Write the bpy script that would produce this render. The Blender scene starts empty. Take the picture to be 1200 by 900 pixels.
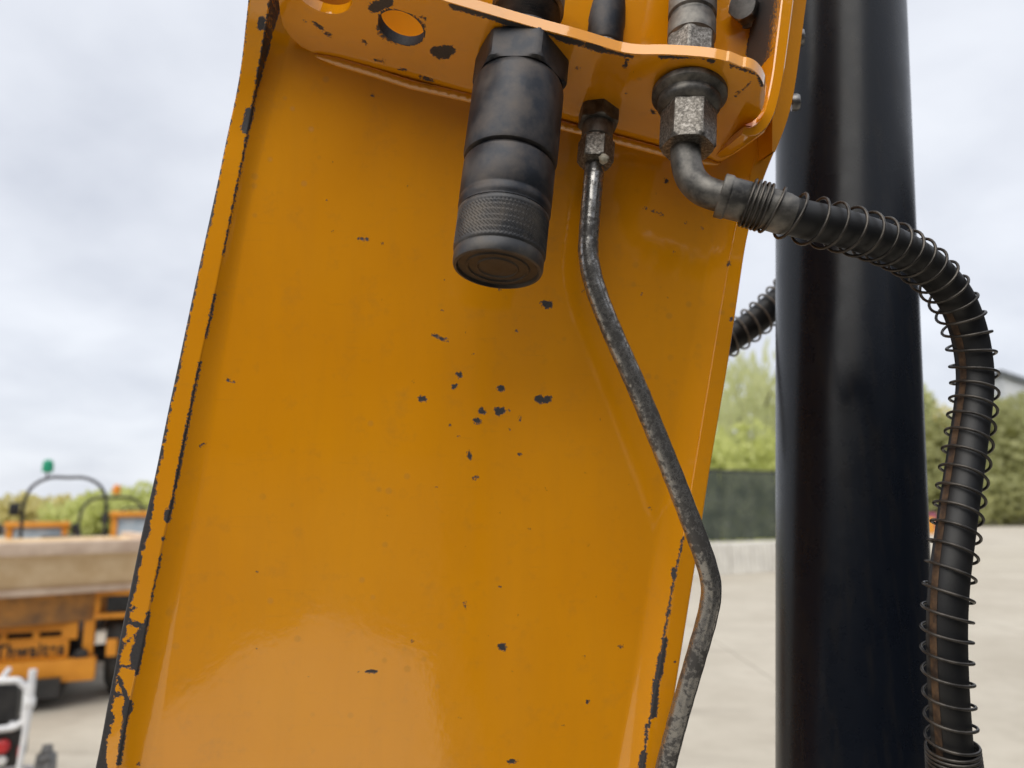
import bpy, bmesh, math, random
import numpy as np
from mathutils import Vector, Matrix
random.seed(7)
rng = np.random.default_rng(7)
S = bpy.context.scene
COL = S.collection

# ------------------------------------------------------------------ camera
CAM_H = 2.0
PITCH = math.radians(8.85)
F = 900.0                                     # focal length in photo pixels (1200 wide)
cd = bpy.data.cameras.new('camera'); cam = bpy.data.objects.new('camera', cd); COL.objects.link(cam)
cam.location = (0, 0, CAM_H); cam.rotation_euler = (math.radians(90) + PITCH, 0, 0)
cd.sensor_width = 36; cd.lens = 27; cd.clip_start = 0.02; cd.clip_end = 3000
cd.dof.use_dof = True; cd.dof.focus_distance = 0.465; cd.dof.aperture_fstop = 6.6
S.camera = cam

# ------------------------------------------------------------------ sky, sun, exposure
SUN_EL = math.radians(50); SUN_AZ = math.radians(210)      # azimuth clockwise from +Y
w = bpy.data.worlds.new('World'); S.world = w; w.use_nodes = True
nt = w.node_tree; N = nt.nodes; L = nt.links; N.clear()
out = N.new('ShaderNodeOutputWorld'); bg = N.new('ShaderNodeBackground'); bg.inputs['Strength'].default_value = 0.1
sky = N.new('ShaderNodeTexSky'); sky.sky_type = 'NISHITA'; sky.sun_disc = False
sky.sun_elevation = SUN_EL; sky.sun_rotation = SUN_AZ
tc = N.new('ShaderNodeTexCoord')
sep = N.new('ShaderNodeSeparateXYZ'); L.new(tc.outputs['Generated'], sep.inputs[0])
den = N.new('ShaderNodeMath'); den.operation = 'ADD'; den.inputs[1].default_value = 0.34
ab = N.new('ShaderNodeMath'); ab.operation = 'ABSOLUTE'; L.new(sep.outputs['Z'], ab.inputs[0]); L.new(ab.outputs[0], den.inputs[0])
dv = N.new('ShaderNodeVectorMath'); dv.operation = 'DIVIDE'
cb = N.new('ShaderNodeCombineXYZ')
for i in range(3): L.new(den.outputs[0], cb.inputs[i])
L.new(tc.outputs['Generated'], dv.inputs[0]); L.new(cb.outputs[0], dv.inputs[1])
n1 = N.new('ShaderNodeTexNoise'); n1.inputs['Scale'].default_value = 3.0; n1.inputs['Detail'].default_value = 6; n1.inputs['Roughness'].default_value = 0.5
n1.inputs['Distortion'].default_value = 0.15
L.new(dv.outputs[0], n1.inputs['Vector'])
rp = N.new('ShaderNodeValToRGB'); e = rp.color_ramp.elements
e[0].position = 0.20; e[0].color = (0.345, 0.362, 0.405, 1); e[1].position = 0.66; e[1].color = (0.462, 0.478, 0.512, 1)
L.new(n1.outputs['Fac'], rp.inputs[0])
sc10 = N.new('ShaderNodeVectorMath'); sc10.operation = 'SCALE'; sc10.inputs['Scale'].default_value = 10.0
L.new(rp.outputs[0], sc10.inputs[0])
mx = N.new('ShaderNodeMix'); mx.data_type = 'RGBA'; mx.inputs[0].default_value = 0.95
L.new(sky.outputs[0], mx.inputs[6]); L.new(sc10.outputs[0], mx.inputs[7])
L.new(mx.outputs[2], bg.inputs['Color']); L.new(bg.outputs[0], out.inputs['Surface'])

sd = bpy.data.lights.new('sun', 'SUN'); sd.energy = 1.5; sd.angle = math.radians(70); sd.color = (1, 0.95, 0.86)
so = bpy.data.objects.new('sun', sd); COL.objects.link(so)
sdir = Vector((math.cos(SUN_EL)*math.sin(SUN_AZ), math.cos(SUN_EL)*math.cos(SUN_AZ), math.sin(SUN_EL)))
so.rotation_euler = sdir.to_track_quat('Z', 'Y').to_euler(); so.location = (0, 0, 30)
S.view_settings.view_transform = 'Standard'; S.view_settings.look = 'None'
S.view_settings.exposure = 0.96; S.view_settings.gamma = 1

# ------------------------------------------------------------------ coordinates
cp, sp = math.cos(PITCH), math.sin(PITCH)
def cw(v):                                    # camera axes (right, up, forward) -> world
    v = np.asarray(v, float)
    x, y, z = v[..., 0], v[..., 1], v[..., 2]
    return np.stack([x, z*cp - y*sp, CAM_H + z*sp + y*cp], -1)
def cdir(v):
    return cw(v) - np.array([0, 0, CAM_H])
def ray(px, py):
    px = np.asarray(px, float); py = np.asarray(py, float)
    return np.stack([(px-600)/F, (450-py)/F, np.ones_like(px+py)], -1)
def P(px, py, z):                             # a point seen at (px,py) at depth z
    return cw(ray(px, py)*np.asarray(z, float)[..., None])
def G(px, Y, z=0.0):                          # a point at world distance Y in the direction of column px
    d = cdir(ray(px, 590.0)); return np.array([d[0]/d[1]*Y, Y, z])
# plane of the boom's back plate, in camera axes
GX = 0.10
mN = np.array([-GX, 0, 1.0]); mN /= np.linalg.norm(mN)
P0 = ray(480, 450)*0.50
NW = -cdir(mN)                                # outward normal in world
def PP(px, py, n=0.0):                        # point of the plate plane raised by n towards the viewer
    r = ray(px, py); c = mN @ P0 - np.asarray(n, float)
    return cw(r*(c/(r @ mN))[..., None])

# ------------------------------------------------------------------ object helpers
def link(o, parent=None):
    COL.objects.link(o)
    if parent: o.parent = parent
    return o
def tag(o, label=None, cat=None, group=None, kind=None):
    if label: o['label'] = label
    if cat: o['category'] = cat
    if group: o['group'] = group
    if kind: o['kind'] = kind
    return o
def thing(name, label, cat, loc=(0, 0, 0), rz=0, group=None):
    o = bpy.data.objects.new(name, None); o.empty_display_size = 0.05
    o.location = loc; o.rotation_euler = (0, 0, rz); link(o)
    return tag(o, label, cat, group)
def obj(name, geo, m, parent=None, org=None, smooth=35, label=None):
    v, f = geo[0], geo[1]
    v = np.asarray(v, float)
    if org is not None: v = v - np.asarray(org, float)
    me = bpy.data.meshes.new(name); me.from_pydata(v.tolist(), [], f); me.update()
    bm = bmesh.new(); bm.from_mesh(me); bmesh.ops.recalc_face_normals(bm, faces=bm.faces); bm.to_mesh(me); bm.free()
    if smooth is not None:
        me.polygons.foreach_set('use_smooth', [True]*len(me.polygons))
        if smooth < 180: me.set_sharp_from_angle(angle=math.radians(smooth))
    if len(geo) > 2 and geo[2] is not None:
        a = me.attributes.new('chip', 'FLOAT', 'POINT'); a.data.foreach_set('value', np.asarray(geo[2], np.float32))
    o = bpy.data.objects.new(name, me); me.materials.append(m); link(o, parent)
    if label: o['label'] = label
    return o
def join(*gs):
    V = []; Fc = []; b = 0
    for g in gs:
        V.append(np.asarray(g[0], float)); Fc += [tuple(i+b for i in f) for f in g[1]]; b += len(g[0])
    return np.concatenate(V), Fc
def box(c, s, rz=0, taper=None):
    c = np.array(c, float); h = np.array(s, float)/2
    v = np.array([[x, y, z] for z in (-1, 1) for y in (-1, 1) for x in (-1, 1)], float)*h
    if taper is not None: v[v[:, 2] > 0, :2] *= taper
    ca, sa = math.cos(rz), math.sin(rz)
    v = np.stack([v[:, 0]*ca-v[:, 1]*sa, v[:, 0]*sa+v[:, 1]*ca, v[:, 2]], -1) + c
    return v, [(0, 2, 3, 1), (4, 5, 7, 6), (0, 1, 5, 4), (2, 6, 7, 3), (0, 4, 6, 2), (1, 3, 7, 5)]
def bbox(c, s, r=0.01, rz=0):                 # bevelled box
    v, f = box((0, 0, 0), s)
    bm = bmesh.new(); vs = [bm.verts.new(p) for p in v]
    for q in f: bm.faces.new([vs[i] for i in q])
    bmesh.ops.bevel(bm, geom=bm.edges[:], offset=r, segments=2, profile=0.6, affect='EDGES')
    bm.verts.index_update()
    v = np.array([p.co[:] for p in bm.verts]); f = [tuple(x.index for x in q.verts) for q in bm.faces]; bm.free()
    ca, sa = math.cos(rz), math.sin(rz)
    v = np.stack([v[:, 0]*ca-v[:, 1]*sa, v[:, 0]*sa+v[:, 1]*ca, v[:, 2]], -1) + np.array(c, float)
    return v, f
def unit(v): v = np.asarray(v, float); return v/np.linalg.norm(v)
def frame(ax):
    ax = unit(ax); t = np.array([1, 0, 0]) if abs(ax[0]) < 0.8 else np.array([0, 1, 0])
    u = unit(t - ax*(t @ ax)); return u, np.cross(ax, u)
def lathe(prof, org, ax, segs=48, phase=0.0, wob=0.0, cap=True, shape=None):
    """prof: list of (radius, distance along axis)"""
    org = np.asarray(org, float); ln_ = float(np.linalg.norm(ax)); ax = unit(ax); u, v = frame(ax)
    if .9 < ln_ < 1.2: prof = [(r, h*ln_) for r, h in prof]
    V = []; Fc = []
    a = np.arange(segs)*2*math.pi/segs + phase
    for k, (r, h) in enumerate(prof):
        rr = r*np.ones(segs)
        if shape: rr = shape(a, r, h)
        V.append(org + ax*h + np.outer(rr*np.cos(a), u) + np.outer(rr*np.sin(a), v))
    V = np.concatenate(V)
    for k in range(len(prof)-1):
        for i in range(segs):
            j = (i+1) % segs
            Fc.append((k*segs+i, k*segs+j, (k+1)*segs+j, (k+1)*segs+i))
    if cap:
        Fc.append(tuple(range(segs))); Fc.append(tuple((len(prof)-1)*segs+i for i in range(segs)))
    return V, Fc
def hexnut(org, ax, h0, h1, rc, phase=0.0, ch=0.12):
    """hexagon with turned chamfers: intersection of a hexagon and a cone at both ends"""
    def shp(a, r, h):
        k = (a-phase) % (math.pi/3)
        hx = rc*math.cos(math.pi/6)/np.cos(k-math.pi/6)
        d = min(abs(h-h0), abs(h1-h))
        lim = rc*(1-ch) + d*1.7
        return np.minimum(hx, lim)
    ln = h1-h0; hs = [h0 + ln*t for t in (0, .06, .12, .2, .3, .5, .7, .8, .88, .94, 1)]
    return lathe([(rc, h) for h in hs], org, ax, 72, 0.0, shape=shp)
def catmull(pts, n):
    p = np.asarray(pts, float); p = np.vstack([2*p[0]-p[1], p, 2*p[-1]-p[-2]])
    outp = []
    m = len(p)-3
    for i in range(m):
        t = np.linspace(0, 1, 24, endpoint=False)[:, None]
        a, b, c, d = p[i:i+4]
        outp.append(0.5*((2*b)+(-a+c)*t+(2*a-5*b+4*c-d)*t**2+(-a+3*b-3*c+d)*t**3))
    q = np.vstack(outp+[p[-2][None]])
    s = np.r_[0, np.cumsum(np.linalg.norm(np.diff(q, axis=0), axis=1))]
    t = np.linspace(0, s[-1], n)
    return np.stack([np.interp(t, s, q[:, k]) for k in range(p.shape[1])], -1)
def frames(path):
    T = np.gradient(path, axis=0); T /= np.linalg.norm(T, axis=1)[:, None]
    u, _ = frame(T[0]); U = [u]
    for i in range(1, len(path)):
        u = U[-1] - T[i]*(U[-1] @ T[i]); U.append(u/np.linalg.norm(u))
    U = np.array(U); return T, U, np.cross(T, U)
def tube(path, r, segs=12, cap=True):
    path = np.asarray(path, float); n = len(path)
    T, U, W = frames(path); r = np.broadcast_to(np.asarray(r, float), (n,))
    a = np.arange(segs)*2*math.pi/segs
    V = path[:, None, :] + r[:, None, None]*(np.cos(a)[None, :, None]*U[:, None, :] + np.sin(a)[None, :, None]*W[:, None, :])
    Fc = [(k*segs+i, k*segs+(i+1) % segs, (k+1)*segs+(i+1) % segs, (k+1)*segs+i) for k in range(n-1) for i in range(segs)]
    if cap: Fc += [tuple(range(segs)), tuple((n-1)*segs+i for i in range(segs))]
    return V.reshape(-1, 3), Fc
def rod(a, b, r, segs=10): return tube(np.array([a, b], float), r, segs)
def grid(Pt, chip=None):
    """Pt: rows x cols x 3"""
    R, C = Pt.shape[:2]
    f = [(i*C+j, i*C+j+1, (i+1)*C+j+1, (i+1)*C+j) for i in range(R-1) for j in range(C-1)]
    return Pt.reshape(-1, 3), f, (None if chip is None else chip.reshape(-1))

# ------------------------------------------------------------------ materials
class M:
    def __init__(s, name):
        s.m = bpy.data.materials.new(name); s.m.use_nodes = True
        s.t = s.m.node_tree; s.b = s.t.nodes['Principled BSDF']
        s.tc = s.t.nodes.new('ShaderNodeTexCoord')
    def new(s, k): return s.t.nodes.new(k)
    def ln(s, a, b): s.t.links.new(a, b)
    def noise(s, scale, detail=4, rough=0.55, dist=0, stretch=None):
        n = s.new('ShaderNodeTexNoise'); n.inputs['Scale'].default_value = scale; n.inputs['Detail'].default_value = detail
        n.inputs['Roughness'].default_value = rough; n.inputs['Distortion'].default_value = dist
        if stretch:
            mp = s.new('ShaderNodeMapping'); mp.inputs['Scale'].default_value = stretch
            s.ln(s.tc.outputs['Object'], mp.inputs[0]); s.ln(mp.outputs[0], n.inputs['Vector'])
        else: s.ln(s.tc.outputs['Object'], n.inputs['Vector'])
        return n.outputs['Fac']
    def ramp(s, x, stops):
        r = s.new('ShaderNodeValToRGB'); el = r.color_ramp.elements
        while len(el) < len(stops): el.new(0.5)
        for q, (p, c) in zip(el, stops):
            q.position = p; q.color = (c, c, c, 1) if isinstance(c, (int, float)) else (*c, 1)
        s.ln(x, r.inputs[0]); return r.outputs[0]
    def mix(s, f, a, b):
        x = s.new('ShaderNodeMix'); x.data_type = 'RGBA'
        for i, q in ((0, f), (6, a), (7, b)):
            if isinstance(q, (int, float)): x.inputs[i].default_value = q if i == 0 else (q, q, q, 1)
            elif isinstance(q, tuple): x.inputs[i].default_value = (*q, 1)
            else: s.ln(q, x.inputs[i])
        return x.outputs[2]
    def math(s, op, a, b=0.0, clamp=False):
        x = s.new('ShaderNodeMath'); x.operation = op; x.use_clamp = clamp
        for i, q in ((0, a), (1, b)):
            if isinstance(q, (int, float)): x.inputs[i].default_value = q
            else: s.ln(q, x.inputs[i])
        return x.outputs[0]
    def set(s, **k):
        for n, q in k.items():
            i = s.b.inputs[{'base': 'Base Color', 'rough': 'Roughness', 'metal': 'Metallic', 'coat': 'Coat Weight', 'spec': 'Specular IOR Level'}[n]]
            if isinstance(q, (int, float)): i.default_value = q
            elif isinstance(q, tuple): i.default_value = (*q, 1)
            else: s.ln(q, i)
        return s
    def bump(s, h, strength=0.2, dist=0.001, prev=None):
        b = s.new('ShaderNodeBump'); b.inputs['Strength'].default_value = strength; b.inputs['Distance'].default_value = dist
        s.ln(h, b.inputs['Height'])
        if prev is not None: s.ln(prev, b.inputs['Normal'])
        s.ln(b.outputs[0], s.b.inputs['Normal']); return b.outputs[0]
def two(name, c1, c2, scale, rough=0.5, metal=0.0, bump=0.0, bdist=0.001, bscale=None, lo=0.35, hi=0.65, rough2=None, stretch=None):
    x = M(name); n = x.noise(scale, 6, 0.6, stretch=stretch); k = x.ramp(n, [(lo, 0.0), (hi, 1.0)])
    x.set(base=x.mix(k, c1, c2), metal=metal)
    if rough2 is None: x.set(rough=rough)
    else: x.set(rough=x.ramp(n, [(lo, rough), (hi, rough2)]))
    if bump: x.bump(x.noise(bscale or scale*2, 5), bump, bdist)
    return x.m

def yellow_paint(worn=False):
    x = M('yellow_edge_paint' if worn else 'yellow_paint')
    at = x.new('ShaderNodeAttribute'); at.attribute_name = 'chip'
    nz = x.noise(640, 4, 0.6); nz2 = x.noise(1500, 3, 0.6)
    v = x.math('ADD', at.outputs['Fac'], x.math('MULTIPLY', x.math('SUBTRACT', nz, 0.5), 8.0))
    v = x.math('ADD', v, x.math('MULTIPLY', x.math('SUBTRACT', nz2, 0.5), 4.0))
    mask = x.math('MULTIPLY', x.math('SUBTRACT', v, 7.7), 2.2, True)
    rim = x.math('MULTIPLY', x.math('SUBTRACT', v, 7.0), 1.2, True)
    big = x.noise(9, 5, 0.5)
    col = x.mix(x.ramp(big, [(0.3, 0.0), (0.7, 1.0)]), (0.80, 0.305, 0.003), (0.86, 0.345, 0.005))
    dirt = x.ramp(x.noise(60, 8, 0.7), [(0.55, 0.0), (0.8, 1.0)])
    col = x.mix(x.math('MULTIPLY', dirt, 0.22), col, (0.30, 0.17, 0.06))
    scr = x.ramp(x.noise(30, 6, 0.6, stretch=(1.0, 6.0, 14.0)), [(0.62, 0.0), (0.75, 1.0)])
    col = x.mix(x.math('MULTIPLY', scr, 0.10), col, (0.33, 0.16, 0.04))
    col = x.mix(x.math('MULTIPLY', rim, 0.65), col, (0.16, 0.045, 0.012))
    dk = x.ramp(x.noise(800, 4), [(0.35, (0.012, 0.011, 0.014)), (0.7, (0.035, 0.028, 0.028))])
    col = x.mix(mask, col, dk)
    rr = x.ramp(x.noise(14, 6, 0.6), [(0.34, 0.03), (0.58, 0.06), (0.82, 0.2)])
    vo = x.new('ShaderNodeTexVoronoi'); vo.inputs['Scale'].default_value = 62; x.ln(x.tc.outputs['Object'], vo.inputs['Vector'])
    spot = x.math('MULTIPLY', x.ramp(vo.outputs['Distance'], [(0.10, 1.0), (0.17, 0.0)]), x.ramp(x.noise(11, 2), [(0.52, 0.0), (0.6, 1.0)]))
    run = x.ramp(x.noise(7, 5, 0.6, 0.2, stretch=(9, 9, 0.55)), [(0.45, 0.0), (0.75, 1.0)])
    rr = x.mix(x.math('MULTIPLY', spot, 0.8), rr, 0.30); rr = x.mix(x.math('MULTIPLY', run, 0.35), rr, 0.22)
    col = x.mix(x.math('MULTIPLY', run, x.math('SUBTRACT', 0.09, x.math('MULTIPLY', mask, 0.09))), col, (0.42, 0.20, 0.03))
    col = x.mix(x.math('MULTIPLY', spot, x.math('SUBTRACT', 0.22, x.math('MULTIPLY', mask, 0.22))), col, (0.38, 0.20, 0.05))
    x.set(base=col, rough=x.mix(mask, rr, 0.62), spec=1.0, coat=x.math('MULTIPLY', x.math('SUBTRACT', 1.0, mask), 1.0)); x.b.inputs['Coat Roughness'].default_value = 0.04
    if worn: x.set(spec=0.35, coat=0.0, rough=0.5)
    b0 = x.bump(x.noise(22, 3, 0.5), 0.03, 0.003)
    b1 = x.bump(x.noise(190, 3, 0.5), 0.062, 0.0012, b0)
    x.bump(x.math('SUBTRACT', 1.0, mask), 0.5, 0.0004, b1)
    return x.m
YEL = yellow_paint(); YEDGE = yellow_paint(True)
def black_paint():
    x = M('black_gloss_paint')
    k = x.ramp(x.noise(420, 5, 0.7), [(0.70, 0.0), (0.76, 1.0)])
    sc = x.ramp(x.noise(26, 5, 0.6, stretch=(5, 5, 0.8)), [(0.5, 0.0), (0.9, 1.0)])
    c = x.mix(sc, (0.005, 0.007, 0.012), (0.016, 0.015, 0.015))
    x.set(base=x.mix(x.math('MULTIPLY', k, 0.25), c, (0.18, 0.16, 0.13)), rough=x.ramp(x.noise(40, 7, 0.65), [(0.3, 0.24), (0.75, 0.34)]), spec=0.27)
    x.bump(x.noise(220, 4), 0.04, 0.0006)
    return x.m
BLK = black_paint()
OXIDE = two('black_oxide_steel', (0.022, 0.025, 0.032), (0.090, 0.078, 0.071), 75, 0.40, 0.55, 0.12, 0.0005, 500, 0.38, 0.70, 0.58)
OXIDE2 = two('dark_cap_steel', (0.045, 0.046, 0.050), (0.120, 0.105, 0.09), 60, 0.42, 0.5, 0.12, 0.0004, 600, 0.4, 0.72, 0.6)
def zinc():
    x = M('worn_zinc_steel'); n = x.noise(620, 5, 0.7); m = x.noise(60, 4)
    c = x.ramp(n, [(0.34, (0.06, 0.055, 0.05)), (0.52, (0.20, 0.185, 0.165)), (0.70, (0.42, 0.40, 0.37))])
    c = x.mix(x.ramp(m, [(0.42, 0.0), (0.68, 0.7)]), c, (0.07, 0.060, 0.05))
    x.set(base=c, metal=0.7, rough=x.ramp(n, [(0.3, 0.55), (0.7, 0.34)])); x.bump(n, 0.18, 0.0004); return x.m
ZINC = zinc()
DZINC = two('greasy_grey_steel', (0.06, 0.058, 0.056), (0.26, 0.245, 0.22), 90, 0.42, 0.6, 0.2, 0.0006, 400, 0.36, 0.72, 0.55)
def pipe_steel():
    x = M('corroded_bright_pipe'); n = x.noise(260, 6, 0.7); m = x.noise(38, 4, 0.6)
    v = x.math('ADD', n, x.math('MULTIPLY', x.math('SUBTRACT', m, 0.5), 0.55))
    k = x.ramp(v, [(0.44, 0.0), (0.57, 1.0)])
    x.set(base=x.mix(k, (0.36, 0.35, 0.335), (0.085, 0.081, 0.078)), metal=x.mix(k, 0.9, 0.4), rough=x.mix(k, 0.24, 0.40))
    x.bump(v, 0.25, 0.0004); return x.m
PIPE = pipe_steel()
RUBBER = two('black_hose_rubber', (0.004, 0.0045, 0.006), (0.010, 0.0095, 0.0095), 40, 0.50, 0.0, 0.15, 0.0004, 900)
LAY = two('worn_brown_layline', (0.030, 0.017, 0.011), (0.105, 0.060, 0.030), 140, 0.55, 0.0, 0.3, 0.0004, 500, 0.4, 0.62)
SPRING = two('spring_wire', (0.035, 0.033, 0.032), (0.10, 0.09, 0.08), 120, 0.38, 0.75, 0.1, 0.0003, 800)
SPRING2 = two('spring_wire_dusty', (0.10, 0.09, 0.08), (0.20, 0.18, 0.155), 120, 0.55, 0.4)
BARE = two('bare_bolt_steel', (0.16, 0.16, 0.16), (0.32, 0.31, 0.30), 150, 0.4, 0.8)

# ------------------------------------------------------------------ 1. the boom (large structure in front)
def curve(pts):
    p = np.array(pts, float); xs = p[:, 0]; ys = p[:, 1]
    yy = np.arange(ys[0], ys[-1]+.1, 2.0); xx = np.interp(yy, ys, xs); n = 25
    ext = np.r_[2*xx[0]-xx[n:0:-1], xx, 2*xx[-1]-xx[-2:-n-2:-1]]           # smooth the digitised outline
    k = np.hanning(2*n+1); xx = np.convolve(ext, k/k.sum(), 'valid'); xs, ys = xx, yy
    s0 = (xs[30]-xs[0])/(ys[30]-ys[0]); s1 = (xs[-1]-xs[-31])/(ys[-1]-ys[-31])
    def f(y):
        y = np.asarray(y, float); r = np.interp(y, ys, xs)
        r = np.where(y < ys[0], xs[0]+(y-ys[0])*s0, r); return np.where(y > ys[-1], xs[-1]+(y-ys[-1])*s1, r)
    return f
Lo = curve([(290, 0), (282, 77), (277, 107), (267, 150), (257, 200), (250, 233), (235, 300), (222.5, 358), (208, 427), (196, 482), (180.5, 560),
            (169, 608), (161, 645), (151, 695), (142, 735), (134, 782), (124, 831), (117, 873), (111, 900)])
Li = curve([(317, 0), (307, 63), (298, 110), (295, 133), (288, 167), (280, 207), (270, 257), (261, 300), (251.5, 349), (241, 395), (230, 444), (220, 496),
            (208, 554), (203, 585), (196, 613), (185, 667), (175, 712), (169, 755), (162, 782), (153, 822), (142, 878), (138, 900)])
Lf = curve([(350, 0), (340, 50), (324, 110), (307, 183), (290, 262), (270, 380), (248, 520), (235, 596), (221, 660), (213, 700), (204, 744), (189, 833), (175.6, 900)])
Rf = curve([(888, 0), (868, 100), (850, 200), (836, 264), (800, 445), (771, 600), (760, 667), (740, 796), (720, 900)])
Ri = curve([(916, 0), (902, 110), (893, 157), (879, 203), (860, 272), (828, 465), (800, 635), (790, 675), (783, 718), (766, 815), (752, 900)])
Ro = curve([(945, 0), (938, 54), (932, 100), (925, 138), (916, 160), (906, 183), (894.5, 209), (875.5, 277), (854, 425), (834, 540), (814, 672), (798, 772), (781, 880), (778, 900)])
def hLf(y):
    t = np.clip((165-np.asarray(y, float))/165, 0, None); return 0.0058 + 0.019*t*t/(1+.35*t) + 0.012*t*t/(1+t)*(t > 0)
HR = 0.0060
ys = np.r_[np.arange(-420, -14, 29), np.arange(-14, 916, 3.0), np.arange(916, 1330, 29)]

chips = []                                    # (x1,y1,x2,y2,r) in photo pixels: worn places read off the photograph
def ch(x1, y1, x2=None, y2=None, r=2.0): chips.append((x1, y1, x1 if x2 is None else x2, y1 if y2 is None else y2, r))
def blob(x, y, w_, h_, n=9):                   # an irregular flake: several overlapping rounds
    r = min(w_, h_)*0.30
    ch(x, y, r=r*1.25)
    for _ in range(n):
        a = rng.uniform(0, 6.283); k = rng.uniform(.35, 1.0)
        ch(x+math.cos(a)*k*(w_/2-r*.8), y+math.sin(a)*k*(h_/2-r*.8), r=r*rng.uniform(.45, 1.0))
for q in [(641, 357, 15, 11), (539, 439, 10, 9), (533, 453, 9, 7), (495, 467, 13, 9), (587, 455, 11, 9), (633, 468, 13, 11), (641, 468, 12, 11), (585, 482, 17, 13), (565, 482, 12, 8), (559, 493, 14, 9),
          (550, 534, 7, 11), (588, 758, 13, 11), (727, 758, 6, 5), (600, 892, 14, 6), (609, 491, 4, 7), (528, 498, 4, 4), (609, 532, 5, 4), (689, 822, 5, 7), (605, 388, 4, 4), (586, 339, 4, 6)]: blob(*q)
for q in [(508, 393, 524, 399, 1.5), (597, 503, 597, 503, 1.1), (596, 481, 596, 481, 1.2), 
          (761, 596, 762, 596, 1.3), (430, 787, 441, 787, 1.5),
          (484, 752, 484, 752, 1.2), (555, 561, 560, 559, 1.1), (436, 111, 437, 112, 1.5), (420, 280, 432, 281, 1.1), (448, 285, 448, 285, 1.3), (234, 523, 240, 520, 1.2),
          (266, 445, 274, 448, 0.7), (780, 211, 781, 213, 1.7), (755, 243, 777, 252, 0.6), (804, 261, 804, 261, 1.2), (823, 267, 823, 267, 1.3), (537, 510, 537, 510, .9),
          (484, 446, 484, 446, 1.0), (554, 414, 554, 414, .9), (640, 573, 640, 573, .8), (545, 705, 545, 712, .7), (690, 640, 690, 640, .8), (660, 850, 660, 850, .9)]:
    ch(*q)
for i in range(45):
    yy = rng.uniform(130, 900); t = rng.uniform(0.03, 0.97); ch(Lf(yy)+(Rf(yy)-Lf(yy))*t, yy, r=rng.uniform(0.3, 0.9))
for y in np.arange(-30, 930, 4.0):            # worn outer corner of the left side plate
    wv = np.interp(y, [0, 40, 150, 230, 300, 430, 540, 585, 612, 640, 690, 720, 780, 825, 845, 862, 900], [2.2, 2.5, 2.2, 4.0, 3.6, 4.6, 5.5, 8, 11, 8, 8.5, 8, 7, 8, 15, 11, 16])
    wv *= rng.uniform(0.5, 0.95)
    if y < 230 and rng.random() < 0.25: wv *= 0.4
    ch(Lo(y)-1, y, Lo(y)+wv*0.35, y+3, wv*0.62)
for y in np.arange(-20, 300, 5.0): ch(Li(y)-0.3, y, Li(y+4)-0.3, y+4, rng.uniform(0.3, 1.7) if y < 170 else rng.uniform(0.2, 1.0))
for a, b, r in ((345, 395, 1.2), (425, 500, 1.3), (500, 556, 1.7), (558, 585, 1.2), (585, 606, 2.2), (650, 702, .6)):
    for y in np.arange(a, b, 5): ch(Li(y), y, Li(y+5), y+5, r*rng.uniform(.6, 1.25))
for q in [(307, 24, 306, 31, 4.5), (292, 131, 289, 146, 4.6), (286, 150, 288, 152, 4), (196, 600, 195, 609, 3.0), (191, 631, 191, 631, 2), (174, 718, 160, 790, 2), (169, 735, 152, 729, 3.0),
          (166, 742, 162, 752, 5), (161, 760, 158, 772, 6), (158, 776, 157, 780, 4), (143, 780, 158, 783, 1.6), (159, 783, 159, 783, 3.5), (139, 795, 150, 822, 2.6),
          (150, 826, 148, 834, 5.5), (150, 822, 139, 895, 2.6), (145, 755, 160, 743, .9), (135, 814, 138, 814, 3), (152, 716, 158, 712, 2), (160, 897, 164, 896, 1.2)]: ch(*q)
for y in np.arange(630, 920, 5): ch(Ri(y), y, Ri(y+5), y+5, 0.9*rng.uniform(.3, 1.3))
for q in [(790, 668, 790, 676, 2.8), (784, 716, 782, 720, 2.2), (779, 750, 777, 768, 3.2), (775, 770, 772, 792, 4.2), (769, 798, 766, 838, 3.8), (758, 850, 757, 868, 1.8), (754, 884, 752, 899, 4),
          (854, 309, 854, 309, 2.4), (857, 374, 857, 374, 2), (791, 776, 791, 776, 1.3), (938, 12, 938, 13, 1.5), (942, 5, 942, 5, 1.4)]: ch(*q)
for y in np.arange(-60, 62, 6): ch(Rf(y)+8, y, Rf(y)+18, y, 9.5)          # bare strip above the bracket
ch(893, 70, 895, 76, 5)
bch = []                                      # worn places on the bracket underside
chips_main = chips; chips = bch
for q in [(530, 6, 590, 23, 4.0), (590, 24, 622, 32, 5.5), (622, 33, 655, 43, 2.2), (655, 44, 680, 50, 4), (690, 52, 705, 57, 5), (705, 58, 740, 66, 2.0), (735, 71, 732, 78, 2.0),
          (774, 65, 805, 65, 3.4), (805, 65, 835, 68, 1.7), (832, 67, 834, 70, 4.4), (858, 76, 858, 77, 2.2), (860, 77, 885, 86, 1.2), (888, 88, 893, 100, 1.6), (510, 60, 528, 59, 5.6),
          (516, 62, 522, 62, 7), (438, 9, 455, 2, 6), (492, 90, 507, 94, 1.6), (368, 27, 377, 33, 1.7), (382, 39, 387, 41, 1.9), (357, 24, 357, 24, 1.7), (425, 48, 429, 51, 1.3), (440, 70, 450, 72, 1.1),
          (468, 81, 475, 82, 1.4), (408, 74, 412, 75, 1.2), (865, 108, 865, 108, 1.6), (862, 113, 880, 96, .5), (763, 130, 767, 132, 1.8), (458, 18, 462, 16, 1), (493, 19, 500, 23, 1),
          (560, 88, 560, 88, 1), (744, 84, 744, 84, 1), (735, 110, 735, 110, 1), (655, 75, 655, 75, .9), (676, 80, 680, 80, .8)]: ch(*q)
for a in np.arange(0, 6.28, .2): ch(470+27*math.cos(a), 33+17*math.sin(a), r=1.4 if math.sin(a) > -.3 else 0.6)
chips = chips_main
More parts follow.
